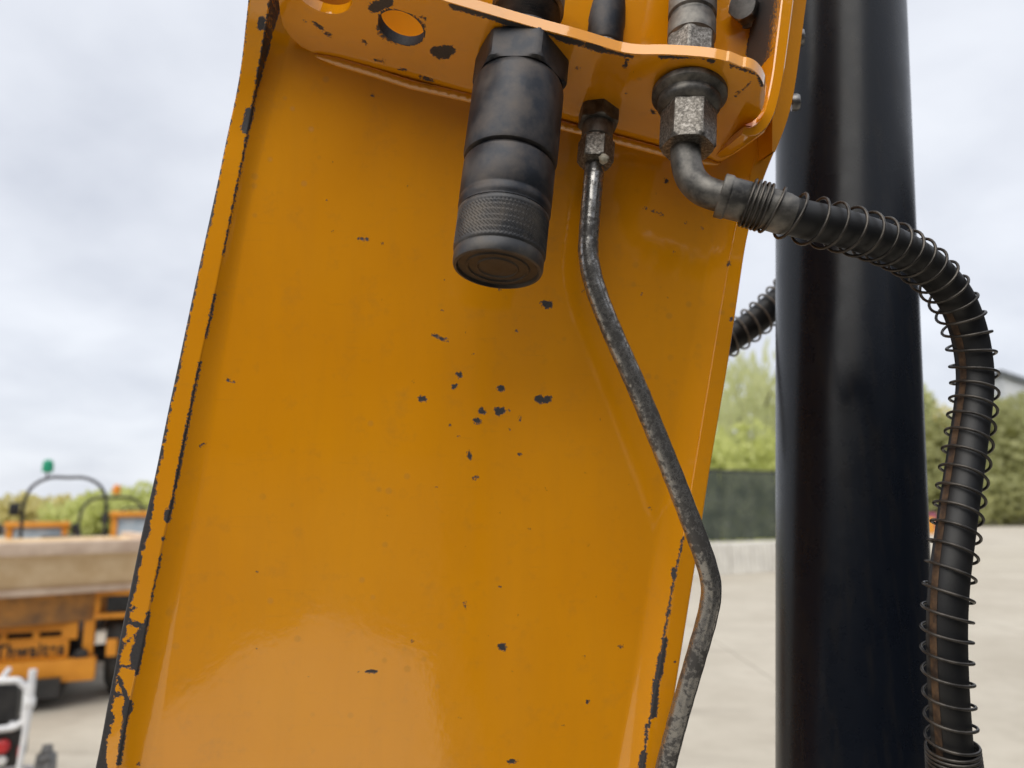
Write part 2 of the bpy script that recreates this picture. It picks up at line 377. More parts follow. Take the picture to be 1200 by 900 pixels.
def chipval(px, py, lst):
    x = px.reshape(-1); y = py.reshape(-1); best = np.full(x.shape, -50.0)
    for (x1, y1, x2, y2, r) in lst:
        lo, hi = min(y1, y2)-r-9, max(y1, y2)+r+9
        idx = np.nonzero((y > lo) & (y < hi) & (x > min(x1, x2)-r-9) & (x < max(x1, x2)+r+9))[0]
        if not len(idx): continue
        dx, dy = x2-x1, y2-y1; L2 = dx*dx+dy*dy
        xx, yy = x[idx], y[idx]
        t = np.clip(((xx-x1)*dx+(yy-y1)*dy)/L2, 0, 1) if L2 > 0 else 0
        d = np.hypot(xx-x1-t*dx, yy-y1-t*dy)
        best[idx] = np.maximum(best[idx], r-d)
    return np.clip(best+8, 0, 18).reshape(px.shape)

BO = PP(480., 450., 0.)
boom = thing('digger_boom', 'large worn yellow steel boom with chipped paint across the middle of the picture', 'digger boom', BO)
# back plate with the smooth weld fillets along both sides
R = len(ys)
hl = hLf(ys); hb = np.minimum(hl, 0.0052)
wall = PP(Li(ys), ys, hl) - NW*(hl-hb)[:, None]
cols = []; cx = []
lf0 = PP(Lf(ys), ys, 0.0)
lat = NW
for t in np.linspace(0, 1, 12):
    base = wall*(1-t) + lf0*t                 # straight line, then sag it to a concave fillet
    nn = hb*((1-t)**1.7 - (1-t))
    cols.append(base + NW*nn[:, None]); cx.append(Li(ys)*(1-t)+Lf(ys)*t)
for t in np.linspace(0, 1, 215)[1:-1]:
    x = Lf(ys)*(1-t)+Rf(ys)*t; cols.append(PP(x, ys, 0.0)); cx.append(x)
for t in np.linspace(0, 1, 14):
    x = Rf(ys)*(1-t)+Ri(ys)*t; cols.append(PP(x, ys, HR*0.85*t**1.6)); cx.append(x)
Pt = np.stack(cols, 1); CX = np.stack(cx, 1); CY = np.repeat(ys[:, None], CX.shape[1], 1)
obj('back_plate', grid(Pt, chipval(CX, CY, chips)), YEL, boom, BO, smooth=180)
# side plates: an edge strip facing us with rounded corners, then a deep outer and inner face
def side(outer, inner, h, name, sgn):
    c = []; xx = []
    w0 = outer(ys); w1 = inner(ys)
    pe = PP(w0, ys, h)
    for d in (0.125, 0.08, 0.03, 0.008, 0.003): c.append(pe - NW*d); xx.append(w0)
    for t, d in ((0.0, 0.0016), (0.02, 0.0008), (0.05, 0.0002)):
        x = w0*(1-t)+w1*t; c.append(PP(x, ys, h) - NW*d); xx.append(x)
    for t in np.linspace(0.09, 0.97, 14):
        x = w0*(1-t)+w1*t; c.append(PP(x, ys, h)); xx.append(x)
    p1 = PP(w1, ys, h)
    for d in (0.0006, 0.004, 0.012): c.append(p1 - NW*d); xx.append(w1)
    for d in (0.05, 0.1245): c.append(p1 - NW*d); xx.append(w1)
    Pq = np.stack(c, 1); X = np.stack(xx, 1); Y = np.repeat(ys[:, None], X.shape[1], 1)
    o = obj(name, grid(Pq, chipval(X, Y, chips)), YEL, boom, BO, smooth=180)
    return o
side(Lo, Li, hl, 'side_plate', -1)
side(Ro, Ri, np.full(R, HR), 'side_plate', 1)
# rear wall closing the box section
xb0 = PP(Lo(ys), ys, 0.0)-NW*0.122; xb1 = PP(Ro(ys), ys, 0.0)-NW*0.122
obj('rear_plate', grid(np.stack([xb0, xb1], 1)), YEL, boom, BO)

# bulkhead bracket
w1 = ray(380, 65)*1.0; 
def ppc(px, py, n=0.0):
    r = ray(px, py); return r*((mN @ P0-n)/(r @ mN))
W1 = ppc(380., 65.); W2 = ppc(840., 190.); wd = unit(W2-W1); FD = unit(np.array([0, 0.30, -0.95]))
bn = unit(np.cross(wd, FD))                   # up through the bracket, camera axes
if bn[1] < 0: bn = -bn
def BPc(px, py, off=0.0):
    r = ray(px, py); c = bn @ W1 + off; return r*(c/(r @ bn))[..., None]
def BP(px, py, off=0.0): return cw(BPc(np.asarray(px, float), np.asarray(py, float), off))
rear = np.array([(324, -70), (325, -20), (327, 5), (330, 28), (340, 43), (353, 55), (373, 64.5), (393, 70), (440, 84), (480, 97), (550, 113), (660, 146), (727, 163), (790, 180), (840, 190), (850, 187), (868, 176), (897, 154)], float)
front = np.array([(324, -75), (430, -32), (500, -6), (546, 8), (620, 30), (680, 46), (728, 61), (745, 64), (774, 63), (840, 68), (870, 78)], float)
def yr(x): return np.interp(x, rear[:, 0], rear[:, 1])
front = catmull(front, 220); front[8:-8, 1] = np.convolve(front[:, 1], np.ones(17)/17, 'valid')
def yf(x): return np.interp(x, front[:, 0], front[:, 1])
bmb = bmesh.new(); chl = bmb.verts.layers.float.new('chip')
def span(xs, knots, rows):
    X = []; Y = []
    for k, n in enumerate(rows):
        t = np.linspace(0, 1, n+1)[(0 if k == 0 else 1):]
        Y.append(knots[k][:, None]*(1-t)+knots[k+1][:, None]*t)
    Y = np.concatenate(Y, 1); n = Y.shape[1]; X = np.repeat(xs[:, None], n, 1)
    cv = chipval(X, Y, bch)
    if rows[0] > 8: cv[:, 0] = np.minimum(cv[:, 0], 2.5+4*np.clip(np.sin(xs*.11)+np.sin(xs*.047)-1.1, 0, 1))
    V = [bmb.verts.new(p) for p in (BP(X, Y)-BO).reshape(-1, 3)]
    for v, q in zip(V, cv.reshape(-1)): v[chl] = q
    for i in range(len(xs)-1):
        for j in range(n-1): bmb.faces.new([V[k] for k in (i*n+j, (i+1)*n+j, (i+1)*n+j+1, i*n+j+1)])
xs = np.arange(325.5, 870.1, 3.0); xs[-1] = 870
def ymid(x): t = np.clip((x-760)/110, 0, 1); return (yf(x)*.4+yr(x)*.6)*(1-t)+146.0*t
span(xs, [yf(xs), ymid(xs), yr(xs)], [30, 16])
te = np.sin(np.linspace(0, math.pi/2, 25)); xe = 870+26.5*te; cc_ = 1-np.sqrt(np.clip(1-te**2, 0.004, 1))
cc_[0] = 0
span(xe, [78+32*cc_, 146-35*cc_], [30])
x3 = np.linspace(870, 897, 9); span(x3, [np.interp(x3, [870, 897], [146, 152]), yr(x3)], [16])
bmesh.ops.remove_doubles(bmb, verts=bmb.verts[:], dist=0.00004)
bmesh.ops.delete(bmb, geom=[v for v in bmb.verts if not v.link_faces], context='VERTS')
bmesh.ops.recalc_face_normals(bmb, faces=bmb.faces[:])
me = bpy.data.meshes.new('bulkhead_bracket'); bmb.to_mesh(me); bmb.free()
bnw = cdir(bn)
if sum((p.normal @ Vector(bnw)) for p in me.polygons) > 0: me.flip_normals()
me.polygons.foreach_set('use_smooth', [True]*len(me.polygons))
bro = bpy.data.objects.new('bulkhead_bracket', me); me.materials.append(YEL); link(bro, boom)
sm = bro.modifiers.new('thick', 'SOLIDIFY'); sm.thickness = 0.0068; sm.offset = -1
cutters = []
for (hx, hy, hr, cval) in ((377., -12., 36.5, 0.0), (470., 33., 27.0, 12.0)):
    hc = BP(hx, hy); hz = float(ray(hx, hy)[2]*(bn @ W1)/(ray(hx, hy) @ bn))
    g = lathe([(hr*hz/F, -.05), (hr*hz/F, .05)], hc-BO, bnw, 64)
    co = obj('hole_cutter', (g[0], g[1], np.full(len(g[0]), cval)), YEL, smooth=None); co.location = BO; cutters.append(co)
    bb = bro.modifiers.new('hole', 'BOOLEAN'); bb.object = co; bb.operation = 'DIFFERENCE'; bb.solver = 'EXACT'; bb.use_self = True
bv = bro.modifiers.new('edge', 'BEVEL'); bv.width = 0.0008; bv.segments = 2; bv.limit_method = 'ANGLE'; bv.angle_limit = math.radians(50)
boom.location = BO; bpy.context.view_layer.update()
bme2 = bpy.data.meshes.new_from_object(bro.evaluated_get(bpy.context.evaluated_depsgraph_get()))
bro.modifiers.clear(); bro.data = bme2; bme2.name = 'bulkhead_bracket'
for co in cutters: bpy.data.objects.remove(co)
ca2 = bme2.attributes['chip'].data
h2 = BP(470., 33.)-BO; hz2 = float((ray(470., 33.)*(bn @ W1)/(ray(470., 33.) @ bn))[2])*27/F
for vv in bme2.vertices:
    dd = np.array(vv.co)-h2; rr_ = np.linalg.norm(dd-bnw*(dd @ bnw))
    if rr_ < hz2*1.02: ca2[vv.index].value = 13
if YEDGE.name not in bme2.materials: bme2.materials.append(YEDGE)
ie = list(bme2.materials).index(YEDGE)
bme2.set_sharp_from_angle(angle=math.radians(40))
for q in bme2.polygons:
    if abs(q.normal @ Vector(bnw)) < 0.35: q.use_smooth = False; q.material_index = ie
# weld bead along the joint under the bracket
wx = np.arange(368, 846, 2.0); wy = yr(wx)
wp = PP(wx, wy+2.0, -0.0004)
wp = wp + NW*(0.00055*np.abs(np.sin(np.arange(len(wp))*.55)))[:, None]
obj('weld_bead', tube(wp, 0.0031*np.clip(np.minimum(np.arange(len(wp)), np.arange(len(wp))[::-1])/14., .05, 1)**.5, 14), YEL, boom, BO, smooth=180)
# hooked guard strip at the right end
jp = np.array([(871, 152.5), (876, 154.5), (883, 154), (890, 150), (897, 142), (903, 128), (908, 108), (912.5, 84), (917, 50), (923, 2), (931, -60), (945, -170), (960, -290)], float)
jc = catmull(jp, 70)
tj = np.gradient(jc, axis=0); tj /= np.linalg.norm(tj, axis=1)[:, None]; nj = np.stack([-tj[:, 1], tj[:, 0]], -1)
hw = np.interp(np.arange(70), [0, 8, 25, 69], [5.5, 6.5, 7.2, 7.5])
a_ = jc + nj*hw[:, None]; b_ = jc - nj*hw[:, None]
NJ = 0.050
loop = [PP(a_[:, 0], a_[:, 1], NJ)-NW*(NJ-.001), PP(a_[:, 0], a_[:, 1], NJ)-NW*0.0008, PP(a_[:, 0]*.9+b_[:, 0]*.1, a_[:, 1]*.9+b_[:, 1]*.1, NJ),
        PP(a_[:, 0]*.1+b_[:, 0]*.9, a_[:, 1]*.1+b_[:, 1]*.9, NJ), PP(b_[:, 0], b_[:, 1], NJ)-NW*0.0008, PP(b_[:, 0], b_[:, 1], NJ)-NW*(NJ-.001)]
lp_ = np.stack(loop, 1); cj = np.zeros(lp_.shape[:2]); up = jc[:, 1] < 66
cj[up, 0] = 15; cj[up, 1] = 6.5; cj[up, 4] = cj[up, 4]
if True:
    side0 = float(np.linalg.norm(a_[40]-[600, 450])) < float(np.linalg.norm(b_[40]-[600, 450]))
    if not side0: cj = cj[:, ::-1]
g = grid(lp_); f = list(g[1]); f.append((0, 1, 2, 3, 4, 5)); f.append(tuple(69*6+i for i in range(6)))
obj('guard_strip', (g[0], f, cj.reshape(-1)), YEL, boom, BO, smooth=40)
# cheek beside it: widens the right side near the top
cy_ = np.linspace(-300, 178, 50)
c0 = PP(np.interp(cy_, [-300, 0, 100, 140, 178], [974, 926, 911, 905, 905]), cy_, 0.028); c1 = PP(Ro(cy_), cy_, 0.024)
obj('cheek_plate', grid(np.stack([c0-NW*.024, c0, c1, c1-NW*.05], 1)), YEL, boom, BO, smooth=30)
# bolt on the plate by the bare strip and two small screws on the outer side
bo = PP(876., 14., 0.001); bax = unit(NW*0.8 + cdir([-0.55, -0.10, 0]))
bt = obj('bolt', join(hexnut(bo, bax, 0.002, 0.015, 0.0098, 0.3), lathe([(0.0112, 0), (0.0112, 0.0022)], bo, bax, 32)), BARE, boom, BO)
for (qx, qy) in ((936, 44), (931, 120)):
    so_ = PP(float(qx), float(qy), 0.006)
    obj('cap_screw', lathe([(0.0056, -.002), (0.0058, 0.0015), (0.0048, 0.0032), (0.003, 0.0036)], so_, cdir([1, 0.05, -0.2]), 24), BARE, boom, BO)

# ------------------------------------------------------------------ 2. hydraulic fittings on the bracket
AX = unit(cdir([0.10, 0.95, 0.30])); DN = -AX
# quick coupler
c0 = BP(612., 68.)
qc = thing('quick_coupler', 'thick dark cylindrical quick coupler with knurled cap hanging under the yellow bracket', 'hose coupling', c0)
obj('hex_body', hexnut(c0, DN, -0.001, 0.0200, 0.0288, 0.12, 0.10), OXIDE, qc, c0)
LQ = 1.075
obj('body', lathe([(0.022, .0150), (0.0250, .0190), (0.0262, .0215), (0.0269, .0235), (0.0270, .045), (0.0270, .066), (0.0264, .0682), (0.0240, .0690), (0.0240, .0712)], c0, DN*LQ, 72), OXIDE, qc, c0)
obj('sleeve', lathe([(0.0235, .0705), (0.0258, .0712), (0.0262, .0722), (0.0262, .0920), (0.0257, .0928), (0.0257, .0942), (0.0261, .0950), (0.0261, .0982), (0.0255, .0992), (0.0255, .1002)], c0, DN*LQ, 72), OXIDE, qc, c0)
def knurl(a, r, h): return r + (0.00022*np.sign(np.sin(a*72 + h*3500)) if 0.1115 < h < 0.1315 else 0)
kp = [(0.0245, .1000), (0.0256, .1008), (0.0257, .1030)] + [(0.0254, t) for t in np.linspace(.1036, .1224, 40)] + [(0.0252, .1232), (0.0246, .1240), (0.0250, .1250), (0.0249, .1295), (0.0243, .1310),
      (0.0228, .1313), (0.0222, .1296), (0.0005, .1296)]
obj('dust_cap', lathe(kp, c0, DN*LQ, 288, shape=knurl), OXIDE2, qc, c0, smooth=50)
PLUG = two('dark_plug_rubber', (0.012, 0.010, 0.009), (0.030, 0.024, 0.020), 200, 0.5, 0.0, 0.2, 0.0004, 700)
obj('plug', lathe([(0.0218, .1290), (0.0216, .1299), (0.0178, .1299), (0.0173, .1306), (0.0165, .1306), (0.0160, .1298), (0.0118, .1298), (0.0112, .1304), (0.0105, .1298), (0.0005, .1299)], c0, DN*LQ, 64), PLUG, qc, c0)
th = [(0.0225, 0.006), (0.0225, 0.012)]
for k in range(9): th += [(0.0192, .0125+k*.0022), (0.0203, .0136+k*.0022)]
th += [(0.0192, .033), (0.0188, .07)]
obj('threaded_stem', lathe(th, c0, AX, 64), OXIDE, qc, c0)
obj('lock_ring', lathe([(0.0205, .0335), (0.0222, .035), (0.0222, .058), (0.0205, .060)], c0, AX, 64), DZINC, qc, c0)
# bright pipe
p0 = BP(702., 131.)
pp = thing('steel_pipe', 'thin bent metal pipe with corroded surface running down the yellow plate', 'hydraulic pipe', p0)
obj('bulkhead_nut', hexnut(p0, DN, -0.001, 0.0105, 0.0137, 0.4), DZINC, pp, p0)
obj('adapter', lathe([(0.0098, .010), (0.0100, .012), (0.0100, .021), (0.0088, .022), (0.0088, .026)], p0, DN, 40), DZINC, pp, p0)
obj('flare_nut', hexnut(p0, DN, 0.0225, 0.0385, 0.0118, 0.15), ZINC, pp, p0)
zp = p0 + DN*0.030
def camz(p): q = np.asarray(p) - np.array([0, 0, CAM_H]); return q[1]*cp + q[2]*sp
z0 = float(camz(zp))
pth = [(697.5, 188, z0), (694, 225, z0-.004), (690, 275, z0-.008), (690, 303, z0-.010), (698, 338, z0-.012), (716, 385, z0-.013), (750, 462, z0-.014), (790, 560, z0-.014), (815, 625, z0-.014), (828, 662, z0-.013),
       (833.5, 690, z0-.012), (829, 722, z0-.010), (815, 772, z0-.006), (796, 838, z0), (781, 895, z0+.006), (757, 990, z0+.015), (730, 1100, z0+.02), (690, 1260, z0+.02)]
pw = catmull([P(a, b, np.float64(c)) for a, b, c in pth], 220)
obj('tube', tube(pw, 0.0063+0.00008*np.sin(np.arange(220)*1.3), 28), PIPE, pp, p0, smooth=180)
sm_ = p0 + DN*0.038 + cdir([0.0045, 0, -0.0085])
ps = two('dried_sealant', (0.42, 0.38, 0.30), (0.6, 0.56, 0.46), 300, 0.7)
sv = lathe([(0.0005, -.003), (0.0026, -.002), (0.0034, 0), (0.0024, .002), (0.0005, .003)], sm_, cdir([1, -.3, 0]), 14)
obj('sealant', (np.asarray(sv[0])+rng.normal(0, .0003, (len(sv[0]), 3)), sv[1]), ps, pp, p0, smooth=180)
ua = p0
uf = thing('pipe_connector', 'small silver pipe end rising above the bracket, in line with the thin bent pipe', 'hose fitting', p0+AX*.0075)
org = p0+AX*.0075
obj('insert', lathe([(0.0085, .001), (0.0098, .004), (0.0105, .012), (0.0108, .042), (0.0112, .055)], p0, AX, 40), ZINC, uf, org)
obj('collar', lathe([(0.0113, .050), (0.0122, .0515), (0.0122, .066), (0.0128, .068), (0.0128, .10), (0.0100, .102)], p0, AX, 40), OXIDE, uf, org)
obj('hose', tube(np.array([p0+AX*t for t in np.linspace(.101, .30, 12)]), 0.0095, 20), RUBBER, uf, org)
# spring wrapped hose
h0 = BP(808., 107.)
hh = thing('spring_hose', 'long black hose in a wire spring guard, curving in front of the black ram', 'hydraulic hose', h0)
obj('bulkhead_nut', lathe([(0.0150, -.001), (0.0212, .0000), (0.0222, .0012), (0.0222, .0046), (0.0214, .0056), (0.0196, .0062), (0.0184, .0070), (0.0188, .0084), (0.0188, .0108), (0.0176, .0130), (0.0152, .0148), (0.0142, .0150)], h0, DN, 64), DZINC, hh, h0)
obj('swivel_nut', hexnut(h0, DN, 0.0135, 0.0405, 0.0166, 0.20, 0.10), ZINC, hh, h0)
e0 = h0 + DN*0.034; ze = float(camz(e0))
path = [(803, 172, ze), (804.5, 192, ze-.004), (810, 209, ze-.007), (821, 221, ze-.010), (836, 228, ze-.013), (856, 233, ze-.016)]
el = catmull([P(a, b, np.float64(c)) for a, b, c in path], 60)
obj('elbow', tube(el, 0.0088, 32), DZINC, hh, h0, smooth=180)
zf = ze-.015
ctr = [(843, 229, zf), (866, 235, zf-.002), (893, 242.5, zf-.004), (930, 254, zf-.005), (962, 261.5, zf-.002), (993, 269, zf+.004), (1022, 278, zf+.013), (1050, 289.5, zf+.023), (1077, 305, zf+.034), (1101, 325.5, zf+.044),
       (1121, 352, zf+.051), (1134, 385, zf+.055), (1141, 420, zf+.055), (1142.5, 450, zf+.053), (1139, 487, zf+.047), (1133, 530, zf+.038), (1126, 578, zf+.028), (1119, 628, zf+.019), (1112.5, 680, zf+.012),
       (1109.5, 735, zf+.008), (1111, 800, zf+.006), (1115, 860, zf+.005), (1119, 905, zf+.006), (1128, 970, zf+.010), (1142, 1060, zf+.016), (1170, 1200, zf+.03)]
hp = catmull([P(a, b, np.float64(c)) for a, b, c in ctr], 700)
ss = np.r_[0, np.cumsum(np.linalg.norm(np.diff(hp, axis=0), axis=1))]
def at_s(s): return np.stack([np.interp(s, ss, hp[:, k]) for k in range(3)], -1)
pix = lambda p: None
s_of = lambda i: ss[int(np.argmin(np.linalg.norm(hp-P(ctr[i][0], ctr[i][1], np.float64(ctr[i][2])), axis=1)))]
sfer0, sfer1 = 0.0, s_of(3)-0.002
fp = at_s(np.array([0, .0006, .0045, .0052, .0058, .016, .0165, .018, .0185, sfer1-.004, sfer1])); fr = [.0118, .0125, .0125, .0122, .0116, .0116, .0112, .0112, .0117, .0117, .0108]
obj('ferrule', tube(fp, fr, 40), DZINC, hh, h0, smooth=40)
hs = np.linspace(sfer1-.004, ss[-1], 330); hq = at_s(hs)
RH = 0.0107
ho = obj('hose', tube(hq, RH, 32), RUBBER, hh, h0, smooth=180)
T, U, W = frames(hq)
i0 = int(np.argmin(np.abs(hs-s_of(10)))); i1 = len(hs)-1
dl = cdir([-0.90, -0.05, -0.34]); rb = []
for i in range(i0, i1):
    d = dl - T[i]*(dl @ T[i]); d = unit(d); k = np.cross(T[i], d)
    wob = 0.05*math.sin(i*0.05)
    rb.append([hq[i] + (RH+0.00025)*(math.cos(a)*d+math.sin(a)*k) for a in np.linspace(-.21+wob, .21+wob, 5)])
obj('layline', grid(np.array(rb)), LAY, ho, h0, smooth=180)
# the spring
sA = s_of(2)-.009; sB = ss[-1]-.02; sE = s_of(22)-.004
def make_spring(path_at, sA, sB, pitchf, rw, rc, dirn, off=None, samples=30):
    s = [sA]; ph = [0.0]
    while s[-1] < sB:
        p = pitchf(s[-1]); ph.append(ph[-1]+2*math.pi/samples); s.append(s[-1]+p/samples)
    s = np.array(s); ph = np.array(ph)*dirn
    c = path_at(s); T, U, W = frames(path_at(s))
    rcv = np.array([rc(q) for q in s])
    pts = c + rcv[:, None]*(np.cos(ph)[:, None]*U + np.sin(ph)[:, None]*W)
    if off is not None: pts = pts + np.array([off(q) for q in s])
    return tube(pts, rw, 8)
def pitch(s):
    u = s-sA
    if u < .0112: return .0023
    if abs(s-sE) < .012: return .0023
    if s > sE+.012: return .0120
    return float(np.interp(u, [.0112, .020, .04], [.0055, .0128, .0122])) if u < .04 else .0121 + 0.0006*math.sin(s*90)
def rcoil(s): return float(np.interp(s, [sA, sA+.012, sA+.03, sE-.03, sE-.010, sE+.010, sE+.03], [.0131, .0132, .0136, .0132, .0138, .0146, .0138]))
def inset(s):                                 # the loose spring sags towards the inside of the bend
    k = max(0.0, 1-abs(s-s_of(10))/.07); return cdir([-0.7, -0.7, 0.0])*0.0020*k
obj('spring', make_spring(at_s, sA, sB, pitch, .00092, rcoil, -1, inset), SPRING, hh, h0, smooth=180)
# fitting above the bracket in line with this hose
org = h0+AX*.0075
ut = thing('crimped_hose_end', 'ribbed silver crimped hose end rising above the right end of the bracket', 'hose fitting', org)
obj('nut', hexnut(h0, AX, .006, .038, 0.0152, 0.2, .08), ZINC, ut, org)
cr = [(0.0128, .036), (0.0146, .038), (0.0146, .050), (0.0136, .0515), (0.0136, .0535), (0.0148, .055), (0.0148, .068), (0.0138, .070), (0.0138, .072), (0.0148, .074), (0.0148, .1), (.013, .102)]
obj('ferrule', lathe(cr, h0, AX, 48), DZINC, ut, org)
obj('hose', tube(np.array([h0+AX*t for t in np.linspace(.10, .30, 12)]), 0.0118, 24), RUBBER, ut, org)

# ------------------------------------------------------------------ 3. hydraulic ram and the hose behind it
RC = 0.0559
cb_ = P(1001.5, 900., np.float64(0.572)); cax = unit(P(986.8, 180., np.float64(0.682))-cb_)
cbase = cb_ - cax*0.45
ram = thing('hydraulic_ram', 'thick glossy black hydraulic ram barrel standing upright right of the yellow boom', 'hydraulic cylinder', cbase)
obj('barrel', lathe([(RC*.8, 0), (RC, .004), (RC, .5), (RC, 1.6), (RC*.8, 1.604)], cbase, cax, 128), BLK, ram, cbase, smooth=40)
obj('gland', lathe([(RC*.98, -.05), (RC*1.08, -.046), (RC*1.08, 0.0), (RC*.98, .003)], cbase, cax, 64), BLK, ram, cbase, smooth=40)
zb = 0.80
bp = [(700, 505, zb-.02), (780, 447, zb-.01), (830, 414, zb), (868, 389, zb+.005), (893, 370, zb+.01), (925, 338, zb+.02), (965, 280, zb+.03), (990, 200, zb+.04), (1000, 80, zb+.05), (1004, -120, zb+.05)]
bh = catmull([P(a, b, np.float64(c)) for a, b, c in bp], 260); bs = np.r_[0, np.cumsum(np.linalg.norm(np.diff(bh, axis=0), axis=1))]
def at_b(s): return np.stack([np.interp(s, bs, bh[:, k]) for k in range(3)], -1)
ob = P(868., 389., np.float64(zb))
rear_h = thing('spring_hose', 'short stretch of spring wrapped black hose seen behind, between the boom and the black ram', 'hydraulic hose', ob)
obj('hose', tube(bh, .0140, 24), RUBBER, rear_h, ob, smooth=180)
obj('spring', make_spring(at_b, 0.01, bs[-1]-.01, lambda s: .0140, .0012, lambda s: .0174, -1, None, 20), SPRING2, rear_h, ob, smooth=180)

# ------------------------------------------------------------------ 4. ground and far setting
def concrete():
    x = M('yard_concrete'); n = x.noise(0.35, 8, 0.6); m = x.noise(3.5, 8, 0.65); g = x.noise(60, 4)
    c = x.ramp(n, [(0.3, (0.41, 0.365, 0.295)), (0.7, (0.53, 0.485, 0.405))])
    c = x.mix(x.math('MULTIPLY', x.ramp(m, [(0.45, 0.0), (0.75, 1.0)]), 0.45), c, (0.33, 0.29, 0.23))
    tr = x.ramp(x.noise(0.9, 6, 0.6, 0.6, stretch=(0.25, 2.2, 1)), [(0.56, 0.0), (0.66, 1.0)])
    c = x.mix(x.math('MULTIPLY', tr, 0.45), c, (0.30, 0.26, 0.21))
    x.set(base=c, rough=0.85); x.bump(g, 0.4, 0.004); return x.m
CON = concrete()
def plane(x0, x1, y0, y1, z, nx=2, ny=2):
    X, Y = np.meshgrid(np.linspace(x0, x1, nx), np.linspace(y0, y1, ny)); return grid(np.stack([X, Y, np.full_like(X, z)], -1))
GRS = two('rough_grass', (0.045, 0.060, 0.014), (0.12, 0.10, 0.040), 0.8, 0.9, 0, 0.5, 0.05, 20)
tag(obj('ground', plane(-900, 900, -900, 1500, -0.02), GRS, smooth=None), kind='structure')
# yard cast in bays: joints are real gaps between the bays
def bays():
    V = []; Fc = []
    xs_ = np.arange(-32, 49, 5.0); ys_ = np.arange(-24, 87, 6.0)
    for i in range(len(xs_)-1):
        for j in range(len(ys_)-1):
            q = box(((xs_[i]+xs_[i+1])/2, (ys_[j]+ys_[j+1])/2, -0.05+random.uniform(-.0015, .0015)), (4.985, 5.985, 0.1)); b = len(V)
            V += q[0].tolist(); Fc += [tuple(k+b for k in f) for f in q[1]]
    return np.array(V), Fc
tag(obj('yard_paving', bays(), CON, smooth=None), kind='structure')

# ------------------------------------------------------------------ 5. trees, hedge, fence, building
def leafmat(name, c1, c2, sc=0.5):
    x = M(name); n = x.noise(sc, 5, 0.6); m = x.noise(sc*9, 3)
    k = x.math('ADD', x.math('MULTIPLY', n, 0.6), x.math('MULTIPLY', m, 0.4))
    x.set(base=x.mix(x.ramp(k, [(0.38, 0.0), (0.62, 1.0)]), c1, c2), rough=0.6)
    tr = x.new('ShaderNodeBsdfTranslucent'); tr.inputs['Color'].default_value = (*[min(1, q*1.3) for q in c2], 1)
    ms = x.new('ShaderNodeMixShader'); ms.inputs[0].default_value = 0.5
    o = [q for q in x.t.nodes if q.type == 'OUTPUT_MATERIAL'][0]
    x.ln(x.b.outputs[0], ms.inputs[1]); x.ln(tr.outputs[0], ms.inputs[2]); x.ln(ms.outputs[0], o.inputs['Surface'])
    return x.m
LEAF_A = leafmat('bright_spring_leaves', (0.38, 0.42, 0.14), (0.60, 0.62, 0.26))
LEAF_B = leafmat('dull_green_leaves', (0.19, 0.20, 0.08), (0.43, 0.43, 0.21))
LEAF_C = leafmat('pale_willow_leaves', (0.38, 0.42, 0.19), (0.55, 0.56, 0.31))
LEAF_Y = leafmat('yellow_green_leaves', (0.48, 0.44, 0.16), (0.64, 0.58, 0.28))
BARK = two('grey_brown_bark', (0.05, 0.04, 0.03), (0.12, 0.10, 0.08), 6, 0.9, 0, 0.5, 0.02)
def leaves(centres, radii, n, size, droop=0.0, flat=1.0):
    c = np.asarray(centres, float); r = np.asarray(radii, float)
    k = rng.choice(len(c), n, p=r**2/np.sum(r**2))
    d = rng.normal(size=(n, 3)); d /= np.linalg.norm(d, axis=1)[:, None]
    rad = r[k]*rng.uniform(0.35, 1.0, n)**0.5
    p = c[k] + d*rad[:, None]*np.array([1, 1, flat])
    if droop: p[:, 2] -= droop*rng.random(n)**2*r[k]
    a = rng.normal(size=(n, 3)); a /= np.linalg.norm(a, axis=1)[:, None]
    if droop: a = a*0.35 + np.array([0, 0, -1.0]); a /= np.linalg.norm(a, axis=1)[:, None]
    b = np.cross(a, rng.normal(size=(n, 3))); b /= np.linalg.norm(b, axis=1)[:, None]
    s = size*rng.uniform(0.6, 1.4, n)[:, None]
    asp = 0.55 if not droop else 0.22
    V = np.stack([p-a*s, p+b*s*asp, p+a*s, p-b*s*asp], 1).reshape(-1, 3)
    return V, [(4*i, 4*i+1, 4*i+2, 4*i+3) for i in range(n)]
def tree(name, label, cat, loc, h, w, mat, n, size, group=None, bottom=0.25, clumps=26, droop=0, spire=False, trunk=True, gap=0.26):
    t = thing(name, label, cat, loc, random.uniform(0, 6), group)
    cs = []; rs = []
    while len(cs) < clumps:
        u = rng.uniform(-1, 1, 3)
        if u @ u > 1: continue
        zc = bottom + (1-bottom)*(0.5+0.5*u[2])
        k = 1.0 if not spire else max(0.12, 1.15-zc)
        cs.append([u[0]*w*.5*k*.85, u[1]*w*.5*k*.85, zc*h*.93]); rs.append(gap*w*rng.uniform(.55, 1.05)*(0.5+.5*k))
    obj('crown', leaves(cs, rs, n, size, droop), mat, t, smooth=None)
    if trunk:
        tw = [tube(np.array([[0, 0, -.1], [w*.01, 0, h*.15], [-w*.01, w*.02, h*.4], [0, 0, h*.72]]), [h*.022, h*.017, h*.012, h*.004], 9)]
        for c in cs[:9]:
            b0 = np.array([0, 0, h*rng.uniform(.18, .5)]); mid = (b0+np.array(c))/2 + np.array([0, 0, -h*.02])
            tw.append(tube(np.array([b0, mid, c]), [h*.009, h*.006, h*.002], 6))
        obj('trunk', join(*tw), BARK, t, smooth=60)
    return t
